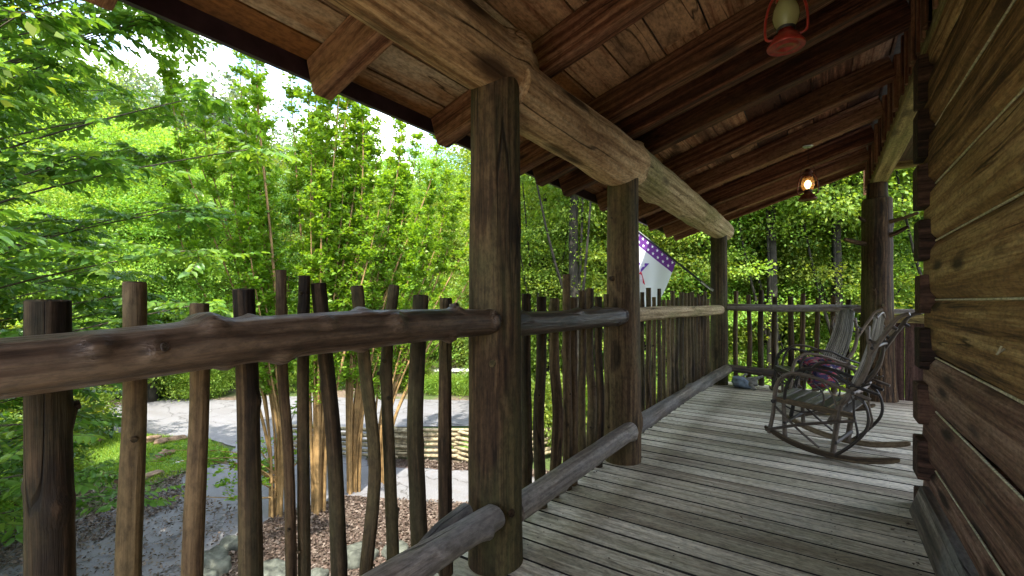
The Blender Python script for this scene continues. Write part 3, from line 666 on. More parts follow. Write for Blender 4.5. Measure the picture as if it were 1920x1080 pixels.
def star(mb, ca, cb, r, rot=0, lift=.003):
    pts = [(ca + (r if k % 2 == 0 else r * .4) * math.sin(rot + k * math.pi / 5), cb - (r if k % 2 == 0 else r * .4) * math.cos(rot + k * math.pi / 5)) for k in range(10)]
    for l in (lift, -lift):
        vs = [tuple(fpt(a, b, l)) for a, b in pts] + [tuple(fpt(ca, cb, l))]; mb.add(vs, [(k, (k + 1) % 10, 10) for k in range(10)], vs, .5, False)
M['white'] = plain('white_print', (.78, .78, .8), .8, amt=.05, bump=0); M['purple'] = plain('purple_print', (.10, .03, .24), .8, amt=.1, bump=0); M['redprint'] = plain('red_print', (.55, .03, .06), .8, amt=.1, bump=0)
for k in range(13):
    for row_ in (0, 1):
        a = .05 + k * .095 + row_ * .045
        if a < FLN - .03: mb = MB(); star(mb, a, .045 + row_ * .075, .026, .4); mb.build('star_print', M['white'], fl)
mb = MB(); ca, cb, rr_ = .535, .46, .25
def poly2(mb, pts, lift):
    for l in (lift, -lift):
        vs = [tuple(fpt(a, b, l)) for a, b in pts]; mb.add(vs, [tuple(range(len(vs)))], vs, .5, False)
def starpts(ca, cb, r, rot): return [(ca + (r if k % 2 == 0 else r * .42) * math.sin(rot + k * math.pi / 5), cb - (r if k % 2 == 0 else r * .42) * math.cos(rot + k * math.pi / 5)) for k in range(10)]
SP = starpts(ca, cb, rr_, -.7); 
for k in (0, 2, 4, 6, 8):
    tri = [SP[(k - 1) % 10], SP[k], SP[(k + 1) % 10], (ca, cb)]
    low = SP[k][1] > cb + .02
    mm_ = MB(); poly2(mm_, tri, .004); mm_.build('star_point_print', M['redprint' if low else 'purple'], fl)
for k in (0, 2, 8): mb = MB(); a, b = SP[k]; star(mb, ca + (a - ca) * .6, cb + (b - cb) * .6, .022, .4, .007); mb.build('star_print', M['white'], fl)

# ================================================================== ROCKING CHAIRS
def make_chair(name, label, blanket=False):
    e = empty(name); tag(e, label, 'rocking chair', 'bentwood rocking chairs on the porch')
    def part(nm, mat, fn, bevel=0):
        mb = MB(); fn(mb); return mb.build(nm, M[mat], e, bevel)
    W = .25
    for s in (-1, 1):
        y = s * .26
        def runner(mb):   # flat curved plank
            P = smoothpath([(.47, y, .14), (.30, y, .062), (.10, y, .022), (-.10, y, .018), (-.26, y, .05), (-.36, y, .082)], 24); vs = []; gs = []; off = goff()
            for i, p in enumerate(P):
                t = i / 24; hgt = .026 * (1 - .45 * max(0, (abs(t - .5) - .4) / .1))
                for (dy, dz) in ((-.014, -hgt / 1.5), (.014, -hgt / 1.5), (.014, hgt), (-.014, hgt)): vs.append((p.x, p.y + dy, p.z + dz)); gs.append((p.x + off.x, dy + off.y, dz + off.z))
            fs = [(3, 2, 1, 0), tuple(24 * 4 + i for i in range(4))]
            for i in range(24):
                for k in range(4): j = (k + 1) % 4; fs.append((4 * i + k, 4 * i + 4 + k, 4 * i + 4 + j, 4 * i + j)[::-1])
            mb.add(vs, fs, gs, rng.random(), False)
        part('rocker', 'runner', runner, .004)
        # arm: one long bent stick from the runner up over the front and down to the back frame
        part('arm', 'twig', lambda mb: tube(mb, [(.44, y, .10), (.41, y, .26), (.395, y, .42), (.36, y * 1.04, .53), (.27, y * 1.06, .59), (.12, y * 1.06, .575), (-.04, y * 1.04, .52), (-.20, y * .95, .46)], [.016, .015, .014, .012], 44, 10, .04, rnd_knots(5, kr=.006)))
        part('arm_hoop', 'twig', lambda mb: tube(mb, [(.33, y * .98, .38), (.31, y, .50), (.22, y * 1.02, .625), (.05, y * 1.02, .62), (-.10, y, .55), (-.24, y * .92, .50)], [.012, .0115, .011], 40, 9, .04, rnd_knots(3, kr=.005)))
        part('scroll', 'twig', lambda mb: tube(mb, [(.36, y * .95, .50), (.40, y * .94, .42), (.33, y * .94, .33), (.20, y * .94, .30), (.09, y * .94, .36), (.08, y * .94, .46), (.14, y * .95, .53)], [.006, .007, .006], 36, 8, .04))
        part('scroll', 'twig', lambda mb: tube(mb, [(.20, y * .97, .58), (.10, y * .97, .56), (.02, y * .97, .46), (.0, y * .97, .36), (.03, y * .97, .24)], .007, 30, 8, .04))
        part('leg', 'twig', lambda mb: tube(mb, [(.33, y * .93, .08), (.34, y * .93, .36)], [.017, .015], 6, 10, .05))
        part('leg', 'twig', lambda mb: tube(mb, [(.02, y * .93, .02), (.0, y * .95, .2), (-.03, y * .95, .40)], [.019, .017], 8, 10, .05, rnd_knots(2, kr=.007)))
        part('brace', 'twig', lambda mb: tube(mb, [(.46, y * 1.03, .12), (.2, y * 1.05, .215), (-.12, y * 1.02, .30)], [.013, .011], 14, 8, .05))
        part('brace', 'twig', lambda mb: tube(mb, [(.40, y * 1.0, .32), (.24, y * 1.0, .17), (.10, y * 1.0, .06)], [.010, .009], 14, 8, .05))
        part('brace', 'twig', lambda mb: tube(mb, [(.0, y * 1.04, .03), (-.10, y * 1.03, .13), (-.18, y * 1.02, .25), (-.19, y * 1.02, .36), (-.15, y * 1.0, .46), (-.08, y * 1.0, .50)], [.012, .010, .009], 30, 8, .05))
        part('brace', 'twig', lambda mb: tube(mb, [(-.11, y, .45), (-.11, y, .34), (-.13, y, .22), (-.12, y, .16)], .008, 14, 8, .05))
        part('back_post', 'twig', lambda mb: tube(mb, [(.04, y * .92, .25), (-.02, y * .94, .38), (-.09, y * .96, .50), (-.17, y * .99, .64), (-.20, y * 1.02, .80), (-.19, y * 1.03, .90), (-.19, y * .95, .97)], [.020, .019, .018, .016, .013, .010], 36, 10, .05, rnd_knots(6, kr=.009)))
        part('forked_twig', 'twig', lambda mb: tube(mb, [(-.195, y * 1.03, .76), (-.25, y * 1.05, .86), (-.34, y * 1.08, 1.02), (-.41, y * 1.12, 1.06)], [.013, .012, .013], 16, 8, .08, [(.55, 1.5, .012, .03), (.3, -1.5, .012, .05)]))
    for k in range(7):   # seat slats across
        x0 = .405 - k * .072
        part('seat_slat', 'slat', lambda mb: box(mb, (x0 - .064, -W, .385 - k * .0065), (x0, W, .397 - k * .0065), 1), .003)
    for s in (-1, 1):
        part('seat_rail', 'runner', lambda mb: box(mb, (-.11, s * W - .012, -.028), (.40, s * W + .012, .014), 0, Matrix.Rotation(R(-5), 3, 'Y'), Vector((0, 0, 0))), .004).location = (0, 0, .347)
    part('front_rail', 'twig', lambda mb: tube(mb, [(.40, -.29, .36), (.40, .29, .36)], .017, 10, 10, .06))
    part('stretcher', 'twig', lambda mb: tube(mb, [(.33, -.26, .2), (.33, .26, .2)], .012, 8, 8, .06))
    part('stretcher', 'twig', lambda mb: tube(mb, [(.0, -.26, .10), (.0, .26, .12)], .014, 8, 8, .06))
    part('back_rail', 'twig', lambda mb: tube(mb, [(-.11, -.31, .50), (-.12, 0, .49), (-.11, .31, .50)], .013, 14, 8, .06))
    part('back_rail', 'twig', lambda mb: tube(mb, [(-.215, -.29, .82), (-.225, 0, .83), (-.215, .29, .82)], .011, 14, 8, .06))
    for k in range(11):  # bent slats of the back, close at the seat and spreading to a crest
        t = (k - 5) / 5
        part('back_slat', 'slat', lambda mb: tube(mb, [(.03, t * .15, .33), (-.03, t * .19, .40), (-.09, t * .23, .55), (-.15, t * .22, .72), (-.19, t * .19, .88), (-.215, t * .155, 1.03 + .03 * (1 - t * t))], [.009, .0085, .0085], 26, 8, .02, squash=1.0))
    part('crest', 'twig', lambda mb: tube(mb, [(-.22, -.16, 1.025), (-.23, 0, 1.06), (-.22, .16, 1.025)], .009, 14, 8, .04))
    # crossed twigs between back and arms
    for s in (-1, 1):
        for k in range(4):
            part('side_twig', 'twig', lambda mb: tube(mb, [(-.02 - k * .045, s * .24, .37 + k * .02), (-.10 + k * .01, s * .255, .50 + k * .01), (-.20 + k * .035, s * .25, .57)], .006, 10, 7, .04))
    return e
def place(e, x, y, fx, fy): e.location = (x, y, 0.008); e.rotation_euler = (0, 0, math.atan2(fy, fx))
ch = make_chair('rocking_chair', 'near bentwood rocking chair with an empty slatted seat, facing left')
ch2 = copy_tree(ch); ch2['label'] = 'second bentwood rocking chair behind it, tall slatted back and bundled blanket on seat'
place(ch, .125, 4.30, -.975, .22); place(ch2, .0, 6.05, -.93, -.36)
# blanket bundle on the second chair
def clothmat():
    m, nt, b = nodes('patterned_cloth'); b.inputs['Roughness'].default_value = .95
    t = N(nt, 'ShaderNodeTexCoord').outputs['Object']
    vo = N(nt, 'ShaderNodeTexVoronoi'); vo.inputs['Scale'].default_value = 26; nt.links.new(scaled(nt, t, (1, 1, 2.2)), vo.inputs['Vector'])
    sp = N(nt, 'ShaderNodeSeparateColor'); nt.links.new(vo.outputs['Color'], sp.inputs[0])
    c = ramp(nt, sp.outputs[0], [(0, (.012, .016, .08)), (.3, (.28, .018, .035)), (.55, (.34, .07, .11)), (.72, (.03, .016, .06)), (.9, (.36, .30, .24)), (1, (.30, .03, .03))])
    for n_ in nt.nodes:
        if n_.type == 'VALTORGB': n_.color_ramp.interpolation = 'CONSTANT'
    w = N(nt, 'ShaderNodeTexWave'); w.inputs['Scale'].default_value = 30; w.inputs['Distortion'].default_value = 4; nt.links.new(t, w.inputs['Vector'])
    c = mix(nt, ramp(nt, w.outputs['Fac'], [(.7, (0, 0, 0)), (.95, (.5,) * 3)]), c, (.26, .18, .19))
    nt.links.new(c, b.inputs['Base Color']); return m
M['cloth'] = clothmat()
def blob(mb, c, s, seed, rough=.15, nu=28, nv=16, power=1.0, flat=None):
    r_ = random.Random(seed); ph = [r_.uniform(0, 6) for _ in range(9)]; vs = []; fs = []
    for i in range(nv + 1):
        th = math.pi * i / nv
        for k in range(nu):
            a = 2 * math.pi * k / nu; n = Vector((math.sin(th) * math.cos(a), math.sin(th) * math.sin(a), math.cos(th)))
            q = 1 + rough * (math.sin(3 * n.x + ph[0] + 2 * n.z) + .8 * math.sin(4 * n.y + ph[1]) + .6 * math.sin(7 * n.z + ph[2] + 3 * n.x) + .5 * math.sin(9 * n.x + 6 * n.y + ph[3]) + .35 * math.sin(15 * n.y + ph[4] - 9 * n.z))
            p = Vector([math.copysign(abs(x) ** power, x) for x in n]) * q; z = p.z * s[2]
            if flat is not None: z = max(z, flat)
            vs.append((c[0] + p.x * s[0], c[1] + p.y * s[1], c[2] + z))
    for i in range(nv):
        for k in range(nu): j = (k + 1) % nu; fs.append((i * nu + k, (i + 1) * nu + k, (i + 1) * nu + j, i * nu + j))
    mb.add(vs, fs, vs, .5, True)
f2 = Vector((-.93, -.36, 0)).normalized(); base2 = Vector((.0, 6.05, 0))
bl = empty('blanket', base2 + f2 * .10 + Vector((0, 0, .46)), math.atan2(f2.y, f2.x)); tag(bl, 'bundled red and purple patterned blanket on the second rocking chair', 'blanket')
mb = MB(); blob(mb, (0, .25, -.075), (.13, .06, .14), 3, .12, 40, 22, .7); mb.build('folded_layer', M['cloth'], bl)
mb = MB(); blob(mb, (-.02, .05, .02), (.18, .22, .06), 5, .09, 40, 18, .75); mb.build('top_fold', M['cloth'], bl)
M['yellowcloth'] = plain('yellow_red_cloth', (.38, .27, .12), .95, 0, 22, .7, .2)
mb = MB(); blob(mb, (base2.x + .02, base2.y - .42, .115), (.12, .10, .10), 9, .08, 24, 14, .8, -.10)
tag(mb.build('basket', M['yellowcloth']), 'small yellow and red cloth bundle on the floor behind the near chair', 'bundle')

# weathered ornament on the deck by the far post
p = G(1390, 727, 0); dw = empty('garden_ornament', (p.x, p.y, .001)); tag(dw, 'small weathered blue grey ornament on the boards by the far log post', 'ornament')
mb = MB(); blob(mb, (0, 0, .075), (.13, .10, .075), 21, .12, 28, 16, .85, -.073); mb.build('body', M['blueglaze'], dw)
mb = MB(); blob(mb, (.13, -.02, .09), (.075, .07, .055), 4, .1, 20, 12); mb.build('head', M['driftwood'], dw)
mb = MB(); tube(mb, [(.04, -.05, .12), (.16, -.06, .14), (.26, -.04, .185)], [.018, .024, .012], 10, 10, .1); mb.build('limb', M['driftwood'], dw)
mb = MB(); tube(mb, [(.10, -.06, .08), (.15, -.10, .04), (.17, -.12, .012)], [.025, .02, .022], 8, 10, .1); mb.build('limb', M['driftwood'], dw)
mb = MB(); tube(mb, [(.0, .02, .12), (.03, .03, .165), (.06, .05, .18)], [.02, .018, .015], 8, 10, .1); mb.build('limb', M['driftwood'], dw)

# ================================================================== GROUND
def gh(x, y):
    d = math.hypot(x, y); h = 0
    if d > 18: h += (d - 18) * .13 if d < 90 else 72 * .13
    if y > 9: h += .0
    # house side slope
    return GZ + h - .004 * max(0, min(1, (d - 18)))
xs = np.concatenate([np.arange(-60, 41, 1.0)]); xs = np.concatenate([[-600, -300, -120, -80], xs, [60, 120, 300, 600]])
vs = []; n_ = len(xs); r_ = random.Random(2)
for X in xs:
    for Y in xs: vs.append((X, Y, gh(X, Y) + (r_.uniform(-.05, .05) if math.hypot(X, Y) > 17 else 0) - .02))
fs = [(i * n_ + j, (i + 1) * n_ + j, (i + 1) * n_ + j + 1, i * n_ + j + 1) for i in range(n_ - 1) for j in range(n_ - 1)]
g = sheet('ground', vs, fs, M['ground'])
def region(name, pts, z, mat, jag=.05, kind='structure'):
    P = []; rr = random.Random(len(pts))
    for i in range(len(pts)):
        a, b = pts[i], pts[(i + 1) % len(pts)]; m = max(2, int((b - a).length / .25))
        for k in range(m):
            q = a.lerp(b, k / m); P.append((q.x + rr.uniform(-jag, jag), q.y + rr.uniform(-jag, jag), z))
    return sheet(name, P, [tuple(range(len(P)))], mat, kind)
# the driveway: a wide band past the crepe myrtles, running on to the road behind the lawn
road = [G(-500, 1500), G(-420, 1030), G(-100, 1000), G(110, 985), G(230, 950), G(320, 905), G(372, 876), G(425, 868), G(440, 838), G(380, 822), G(230, 812), G(-250, 806), G(-420, 752), G(150, 745), G(500, 742), G(900, 752), G(1100, 758),
        G(1250, 775), G(1100, 800), G(700, 800), G(690, 862), G(900, 880), G(1080, 900), G(1080, 960), G(860, 950), G(650, 938), G(540, 965), G(450, 1010), G(410, 1080), G(380, 1500)]
region('driveway', road, GZ + .004, M['road'])
bed = [G(400, 1070), G(445, 1005), G(540, 960), G(650, 932), G(870, 945), G(1090, 955), G(1200, 1400), G(600, 1600), G(390, 1500)]
region('mulch_bed', bed, GZ + .012, M['mulch'])
strip = [G(690, 858), G(900, 872), G(1080, 890), G(1080, 905), G(900, 885), G(690, 872)]
region('mulch_strip', strip, GZ + .012, M['mulch'])
lawn = [G(150, 818), G(240, 813), G(390, 824), G(428, 845), G(415, 868), G(350, 885), G(270, 915), G(140, 905), G(-50, 890), G(-100, 830)]
region('lawn', lawn, GZ + .008, M['lawn'])
lawn2 = [G(830, 845), G(860, 815), G(1100, 812), G(1200, 840), G(1000, 850), G(880, 858)]
region('lawn_edge', lawn2, GZ + .010, M['lawn'])

# ------------------------------------------------------------------ leaves
def leafmesh(name, base, dirs, nrm, L, W, mat, lr=None, parent=None, two=False, fold=.25):
    """base (N,3) stalk points, dirs (N,3) unit, nrm (N,3) unit, L, W (N,)"""
    n = len(base); side = np.cross(nrm, dirs); side /= np.linalg.norm(side, axis=1, keepdims=True) + 1e-9
    up = np.cross(dirs, side); L = L[:, None]; W = W[:, None]
    if two:
        b0 = base; t = base + dirs * L - up * L * .12
        l1 = base + dirs * L * .30 + side * W * .5 + up * W * fold; l2 = base + dirs * L * .68 + side * W * .36 + up * W * fold * .6
        q2 = base + dirs * L * .68 - side * W * .36 + up * W * fold * .6; q1 = base + dirs * L * .30 - side * W * .5 + up * W * fold
        V = np.stack([b0, l1, l2, t, q2, q1], 1).reshape(-1, 3); k = np.arange(n)[:, None] * 6
        F = np.concatenate([k + np.array([[0, 1, 2, 3]]), k + np.array([[0, 3, 4, 5]])], 1).reshape(-1, 4); per = 2
    else:
        t = base + dirs * L
        l = base + dirs * L * .45 + side * W * .5 + up * W * fold; r = base + dirs * L * .45 - side * W * .5 + up * W * fold
        V = np.stack([base, l, t, r], 1).reshape(-1, 3); F = (np.arange(n)[:, None] * 4 + np.array([[0, 1, 2, 3]])); per = 1
    me = bpy.data.meshes.new(name); me.vertices.add(len(V)); me.vertices.foreach_set('co', V.astype(np.float32).ravel())
    me.loops.add(F.size); me.loops.foreach_set('vertex_index', F.astype(np.int32).ravel())
    me.polygons.add(len(F)); me.polygons.foreach_set('loop_start', np.arange(0, F.size, 4, dtype=np.int32)); me.update(calc_edges=True)
    if lr is None: lr = np.random.rand(n)
    a = me.attributes.new('lr', 'FLOAT', 'FACE'); a.data.foreach_set('value', np.repeat(lr, per).astype(np.float32))
    me.materials.append(mat); o = bpy.data.objects.new(name, me); sc.collection.objects.link(o); o.parent = parent; return o
nr = np.random.RandomState(11); np.random.seed(5)
def unit(a): return a / (np.linalg.norm(a, axis=1, keepdims=True) + 1e-9)

def crown(parent, mat, ctr, ext, n_clump, per, leaf, clump_r, shell=.55, droop=.25, seed=0, name='crown', flatten=.55):
    r = np.random.RandomState(seed)
    d = unit(r.randn(n_clump, 3)); rad = (shell + (1 - shell) * r.rand(n_clump)) ; rad = rad[:, None] * (.82 + .30 * r.rand(n_clump, 1))
    cc = np.array(ctr) + d * rad * np.array(ext)
    cs = clump_r * (.6 + .8 * r.rand(n_clump))
    idx = np.repeat(np.arange(n_clump), per); m = len(idx)
    off = r.randn(m, 3) * np.array([.5, .5, .5 * flatten]) * cs[idx][:, None]
    base = cc[idx] + off
    out = unit(off + .3 * d[idx]); dirs = unit(out + .6 * r.randn(m, 3) + np.array([0, 0, -droop]))
    nrm = unit(np.array([0, 0, 1.0]) + .7 * r.randn(m, 3))
    L = leaf * (.7 + .6 * r.rand(m)); lr = np.clip(.25 + .35 * r.rand(m) + .35 * r.rand(n_clump)[idx], 0, 1)
    lr[r.rand(m) < .05] = 1
    return leafmesh(name, base, dirs, nrm, L, L * .62, mat, lr, parent), cc

def trunk(parent, mat, base, top, r, limbs, seed, n=14, name='trunk'):
    rr = random.Random(seed); mb = MB(); b = Vector(base); t = Vector(top)
    mid = b.lerp(t, .5) + Vector((rr.uniform(-.2, .2), rr.uniform(-.2, .2), 0))
    path = tube(mb, [b - Vector((0, 0, .3)), b.lerp(mid, .5), mid, t], [r * 1.25, r, r * .8, r * .35], n, 10, .04)
    for L in limbs:
        L = Vector(L); k = rr.randint(int(n * .35), n - 2); s0 = path[k]
        m = s0.lerp(L, .5) + Vector((0, 0, -.12 * (L - s0).length + .1)); rr0 = r * .38
        tube(mb, [s0, m, L], [rr0, rr0 * .6, rr0 * .2], 7, 6, .05)
    return mb.build(name, M[mat], parent)

PROTO = {}
def make_tree(kind, seed):
    """trees of the woods: several kinds, a few variants each; 9 m tall before scaling"""
    e = empty('woodland_tree')
    if kind == 'broad': mat, H, ext, nc, per, leaf, cr_ = 'leafmid', 9.5, (3.1, 3.1, 4.2), 300, 240, .085, .80
    elif kind == 'cool': mat, H, ext, nc, per, leaf, cr_ = 'leafcool', 9.5, (2.9, 2.9, 4.3), 290, 210, .10, .75
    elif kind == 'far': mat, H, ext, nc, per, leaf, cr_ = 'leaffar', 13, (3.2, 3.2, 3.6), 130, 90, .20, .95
    elif kind == 'tall': mat, H, ext, nc, per, leaf, cr_ = 'leafmid', 12, (2.4, 2.4, 3.6), 170, 190, .095, .8
    else: mat, H, ext, nc, per, leaf, cr_ = 'leafmid', 7, (1.9, 1.9, 3.1), 240, 120, .10, .6
    cz = H - ext[2] * .92
    _, cc = crown(e, M[mat], (0, 0, cz), ext, nc, per, leaf, cr_, seed=seed, shell=.22, flatten=.30)
    rr = random.Random(seed); limbs = [cc[rr.randrange(len(cc))] for _ in range(6 if kind == 'tall' else 14)]
    trunk(e, 'barkfar', (0, 0, 0), (rr.uniform(-.4, .4), rr.uniform(-.4, .4), H - 1.0), {'slim': .09, 'tall': .13}.get(kind, .15), limbs, seed)
    return e
for kind, ns in (('broad', 3), ('cool', 2), ('slim', 2), ('far', 1), ('tall', 1)):
    for k in range(ns): PROTO[(kind, k)] = make_tree(kind, 100 + k * 7 + ord(kind[0]))
used = set()
def tree(kind, var, x, y, s, rz, label, group, sz=1.0, sink=0.0):
    src = PROTO[(kind, var)]
    o = src if (kind, var) not in used else copy_tree(src); used.add((kind, var))
    o.location = (x, y, gh(x, y) - .1 - sink); o.rotation_euler = (0, 0, rz); o.scale = (s, s, s * sz); tag(o, label, 'tree', group); return o
tr = random.Random(31)
KW = {'tall': 'straight', 'broad': 'yellow green', 'cool': 'darker green', 'slim': 'slender', 'far': 'hazy'}
def where(px):
    for lim, w in ((60, 'at the left edge of the picture'), (230, 'above the leftmost sticks'), (430, 'above the third and fourth sticks'), (640, 'behind the tallest myrtle plumes'), (880, 'left of the front post'), (1140, 'between the front and middle posts'),
                   (1340, 'behind the flag'), (1500, 'just right of the far post'), (1680, 'around the corner post')):
        if px < lim: return w
    return 'right of the corner post'
def row(dist, pxs, kinds, s0, label, group, sink=0, jit=1.2, sz=1.0):
    for px in pxs:
        p = D(px + tr.uniform(-25, 25), dist + tr.uniform(-jit, jit)); k = tr.choice(kinds)
        var = tr.randrange({'broad': 3, 'cool': 2, 'slim': 2, 'far': 1, 'tall': 1}[k])
        tree(k, var, p.x, p.y, s0 * tr.uniform(.85, 1.15), tr.uniform(0, 6.28), KW[k] + ' ' + label + ' ' + where(px), group, sz, sink)
# ------------------------------------------------------------------ woodland behind
GA = 'woodland trees beyond the driveway'; LA = 'woodland tree beyond the driveway'
row(21, range(380, 1060, 95), ['broad', 'broad', 'cool'], .93, LA, GA)
row(29, range(420, 1100, 120), ['broad', 'cool'], 1.08, 'second row tree', GA)
row(40, range(350, 1150, 120), ['broad', 'cool'], 1.35, 'farthest row tree', GA)
row(17.3, range(340, 1000, 60), ['slim'], .62, 'young tree at the driveway edge', 'young trees along the far edge of the driveway', sink=.5, jit=.7)
row(16.2, range(420, 800, 75), ['slim'], .40, 'small bush at the driveway edge', 'bushes along the far edge of the driveway', sink=.6, jit=.3)
GB = 'tall woodland trees left of the crepe myrtles'; LB = 'woodland tree'
row(15.5, range(-240, 330, 90), ['cool', 'broad'], .85, LB, GB)
row(22, range(-260, 190, 100), ['broad', 'cool'], 1.35, 'second row tree', GB)
row(34, range(-280, 120, 130), ['broad', 'cool'], 1.9, 'farthest row tree', GB)
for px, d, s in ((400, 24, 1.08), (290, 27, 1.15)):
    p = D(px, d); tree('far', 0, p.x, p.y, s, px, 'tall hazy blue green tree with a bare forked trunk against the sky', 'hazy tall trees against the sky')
GC = 'woodland trees behind the far railing'; LC = 'woodland tree'
row(10.5, (1100, 1300, 1440, 1575, 1760), ['tall'], .9, 'tree close behind the railing', GC, jit=.6)
row(12.5, range(1040, 2000, 135), ['broad', 'cool', 'broad'], .80, 'nearest woodland tree', GC, sink=.6, jit=.8)
row(16, range(1020, 1950, 110), ['broad', 'cool'], 1.35, LC, GC)
row(23, range(1060, 1950, 130), ['broad', 'broad'], 2.0, 'third row tree', GC)
row(34, range(1060, 1900, 150), ['broad', 'cool'], 2.8, 'farthest row tree', GC)
# a tree out of the picture to the left whose leaves dapple the drive
tree('broad', 0, -5.0, -2.1, .80, 1.0, 'shade tree beside the porch beyond the left edge of the picture', 'shade trees')
# shrubs
e = empty('shrub'); crown(e, M['leafmid'], (0, 0, .75), (1.15, 1.15, .85), 110, 130, .075, .38, seed=9, name='foliage')
mbs = MB()
for k in range(7): tube(mbs, [(0, 0, -.2), (rng.uniform(-.3, .3), rng.uniform(-.3, .3), .5), (rng.uniform(-.8, .8), rng.uniform(-.8, .8), 1.2)], [.02, .008], 6, 6, .05)
mbs.build('stem', M['barkfar'], e); SHR = e; shr_used = [0]
def shrub(x, y, s, label, group, sz=1.0, mat=None):
    o = SHR if not shr_used[0] else copy_tree(SHR); shr_used[0] = 1
    o.location = (x, y, gh(x, y) - .1); o.scale = (s, s, s * sz); o.rotation_euler = (0, 0, tr.uniform(0, 6.28)); tag(o, label, 'shrub', group)
for d0, pxs, s in ((9.8, range(1020, 1960, 95), .95), (14, range(1000, 1950, 80), 1.6)):
    for px in pxs:
        p = D(px + tr.uniform(-20, 20), d0 + tr.uniform(-.6, .6)); shrub(p.x, p.y, s * tr.uniform(.8, 1.2), ('nearer' if d0 < 10 else 'farther') + ' undergrowth bush beyond the railing ' + where(px), 'bushes just beyond the far railing', 1.1)
for px, d, s in ((-60, 6.8, .8), (20, 7.6, .75), (-120, 8.6, 1.2), (60, 9.4, .9), (-20, 11.2, 1.3), (110, 10.2, .8), (-150, 5.6, .7)):
    p = D(px, d); shrub(p.x, p.y, s, 'dark green bush at the shaded left edge of the yard', 'bushes at the shaded left edge of the yard', 1.1)
for px in range(-250, 420, 70):
    p = D(px, 15.2 + tr.uniform(-.4, .4)); shrub(p.x, p.y, tr.uniform(.7, 1.9), 'green bush lining the far side of the road on the left', 'bushes lining the far side of the road', 1.2)
for px in range(820, 1010, 50):
    p = D(px, 15.8 + tr.uniform(-.3, .3)); shrub(p.x, p.y, .55, 'low yellow green bush beside the far end of the driveway', 'low bushes at the far end of the driveway', .9)

# ------------------------------------------------------------------ crepe myrtles
def myrtle(px, py, n, spread, H, label, seed, lean=(0, 0), leafn=1.0, low=False):
    b = G(px, py); rr = random.Random(seed); r = np.random.RandomState(seed)
    e = empty('crepe_myrtle', b); tag(e, label, 'tree', 'crepe myrtles in the mulch bed')
    ms = MB(); bases = []; ds = []; tw = ms
    for k in range(n):
        a = rr.uniform(0, 6.28); q = rr.uniform(.25, 1) ; h = H * rr.uniform(.62, 1.05); sx, sy = math.cos(a) * spread * q, math.sin(a) * spread * q
        r0 = rr.uniform(.016, .034)
        P = [(math.cos(a) * .10 * q, math.sin(a) * .10 * q, -.15), (sx * .16 + rr.uniform(-.05, .05), sy * .16, h * .22), (sx * .42 + lean[0] * .4 + rr.uniform(-.08, .08), sy * .42 + lean[1] * .4, h * .5), (sx * .85 + lean[0] + rr.uniform(-.1, .1), sy * .85 + lean[1], h * .8), (sx + lean[0] * 1.1, sy + lean[1] * 1.1, h)]
        path = tube(ms, P, [r0, r0 * .85, r0 * .6, r0 * .35, r0 * .12], 26, 8, .04)
        # plume of leaves up the stem with side twigs
        for j in range(int(80 * leafn)):
            t = rr.uniform(.30, 1) ** .8; t = max(t, .34); i = min(int(t * 26), 25); p = path[i]
            ang = rr.uniform(0, 6.28); ln = (1.06 - t) * .55 * rr.uniform(.5, 1.2) + .10
            tip = p + Vector((math.cos(ang) * ln * .62, math.sin(ang) * ln * .62, ln * .75))
            if ln > .25 and rr.random() < .5: tube(tw, [p, tip], [.0035, .0015], 2, 4, 0, cap=False)
            m = rr.randint(16, 26)
            for q_ in range(m):
                c = p.lerp(tip, .25 + .75 * q_ / m); bases.append((c.x + rr.gauss(0, .022), c.y + rr.gauss(0, .022), c.z + rr.gauss(0, .022)))
                da = rr.uniform(0, 6.28); ds.append((math.cos(da), math.sin(da), rr.uniform(-.1, .9)))
    if low:
        for j in range(16):
            a = rr.uniform(math.pi * .55, math.pi * 1.5); z = rr.uniform(.5, 1.35); ln = rr.uniform(.7, 1.5)
            P = [Vector((0, 0, z * .5)), Vector((math.cos(a) * ln * .4, math.sin(a) * ln * .4, z * .8)), Vector((math.cos(a) * ln, math.sin(a) * ln, z + rr.uniform(-.1, .2)))]
            path = tube(ms, P, [.014, .008, .003], 12, 6, .05)
            for q_ in range(7):
                p = path[rr.randint(5, 12)]; tip = p + Vector((rr.uniform(-.22, .22), rr.uniform(-.22, .22), rr.uniform(-.05, .12))); tube(tw, [p, tip], [.003, .0015], 2, 4, 0, cap=False)
                for _ in range(14):
                    c = p.lerp(tip, rr.random()); bases.append((c.x + rr.gauss(0, .03), c.y + rr.gauss(0, .03), c.z + rr.gauss(0, .02))); da = rr.uniform(0, 6.28); ds.append((math.cos(da), math.sin(da), .1))
    ms.build('stem', M['myrtle'], e)
    
    B = np.array(bases); Dd = unit(np.array(ds)); m = len(B)
    nrm = unit(np.array([0, 0, 1.0]) + .8 * r.randn(m, 3)); L = .063 * (.7 + .6 * r.rand(m))
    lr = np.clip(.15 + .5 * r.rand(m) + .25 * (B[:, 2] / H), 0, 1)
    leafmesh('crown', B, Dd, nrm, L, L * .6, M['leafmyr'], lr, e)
myrtle(596, 962, 24, .90, 7.7, 'multi stemmed crepe myrtle with tan stems, middle one of the mulch bed', 3, lean=(0, .2))
myrtle(662, 922, 19, 1.0, 6.9, 'multi stemmed crepe myrtle growing just right of the middle one', 4, lean=(.1, .5))
myrtle(520, 968, 16, .95, 7.4, 'multi stemmed crepe myrtle with low leafy side branches over the driveway', 6, lean=(-.2, -.5), low=True)
myrtle(720, 905, 11, 1.1, 6.0, 'shorter crepe myrtle leaning right behind the first railing', 8, lean=(.3, 1.0))

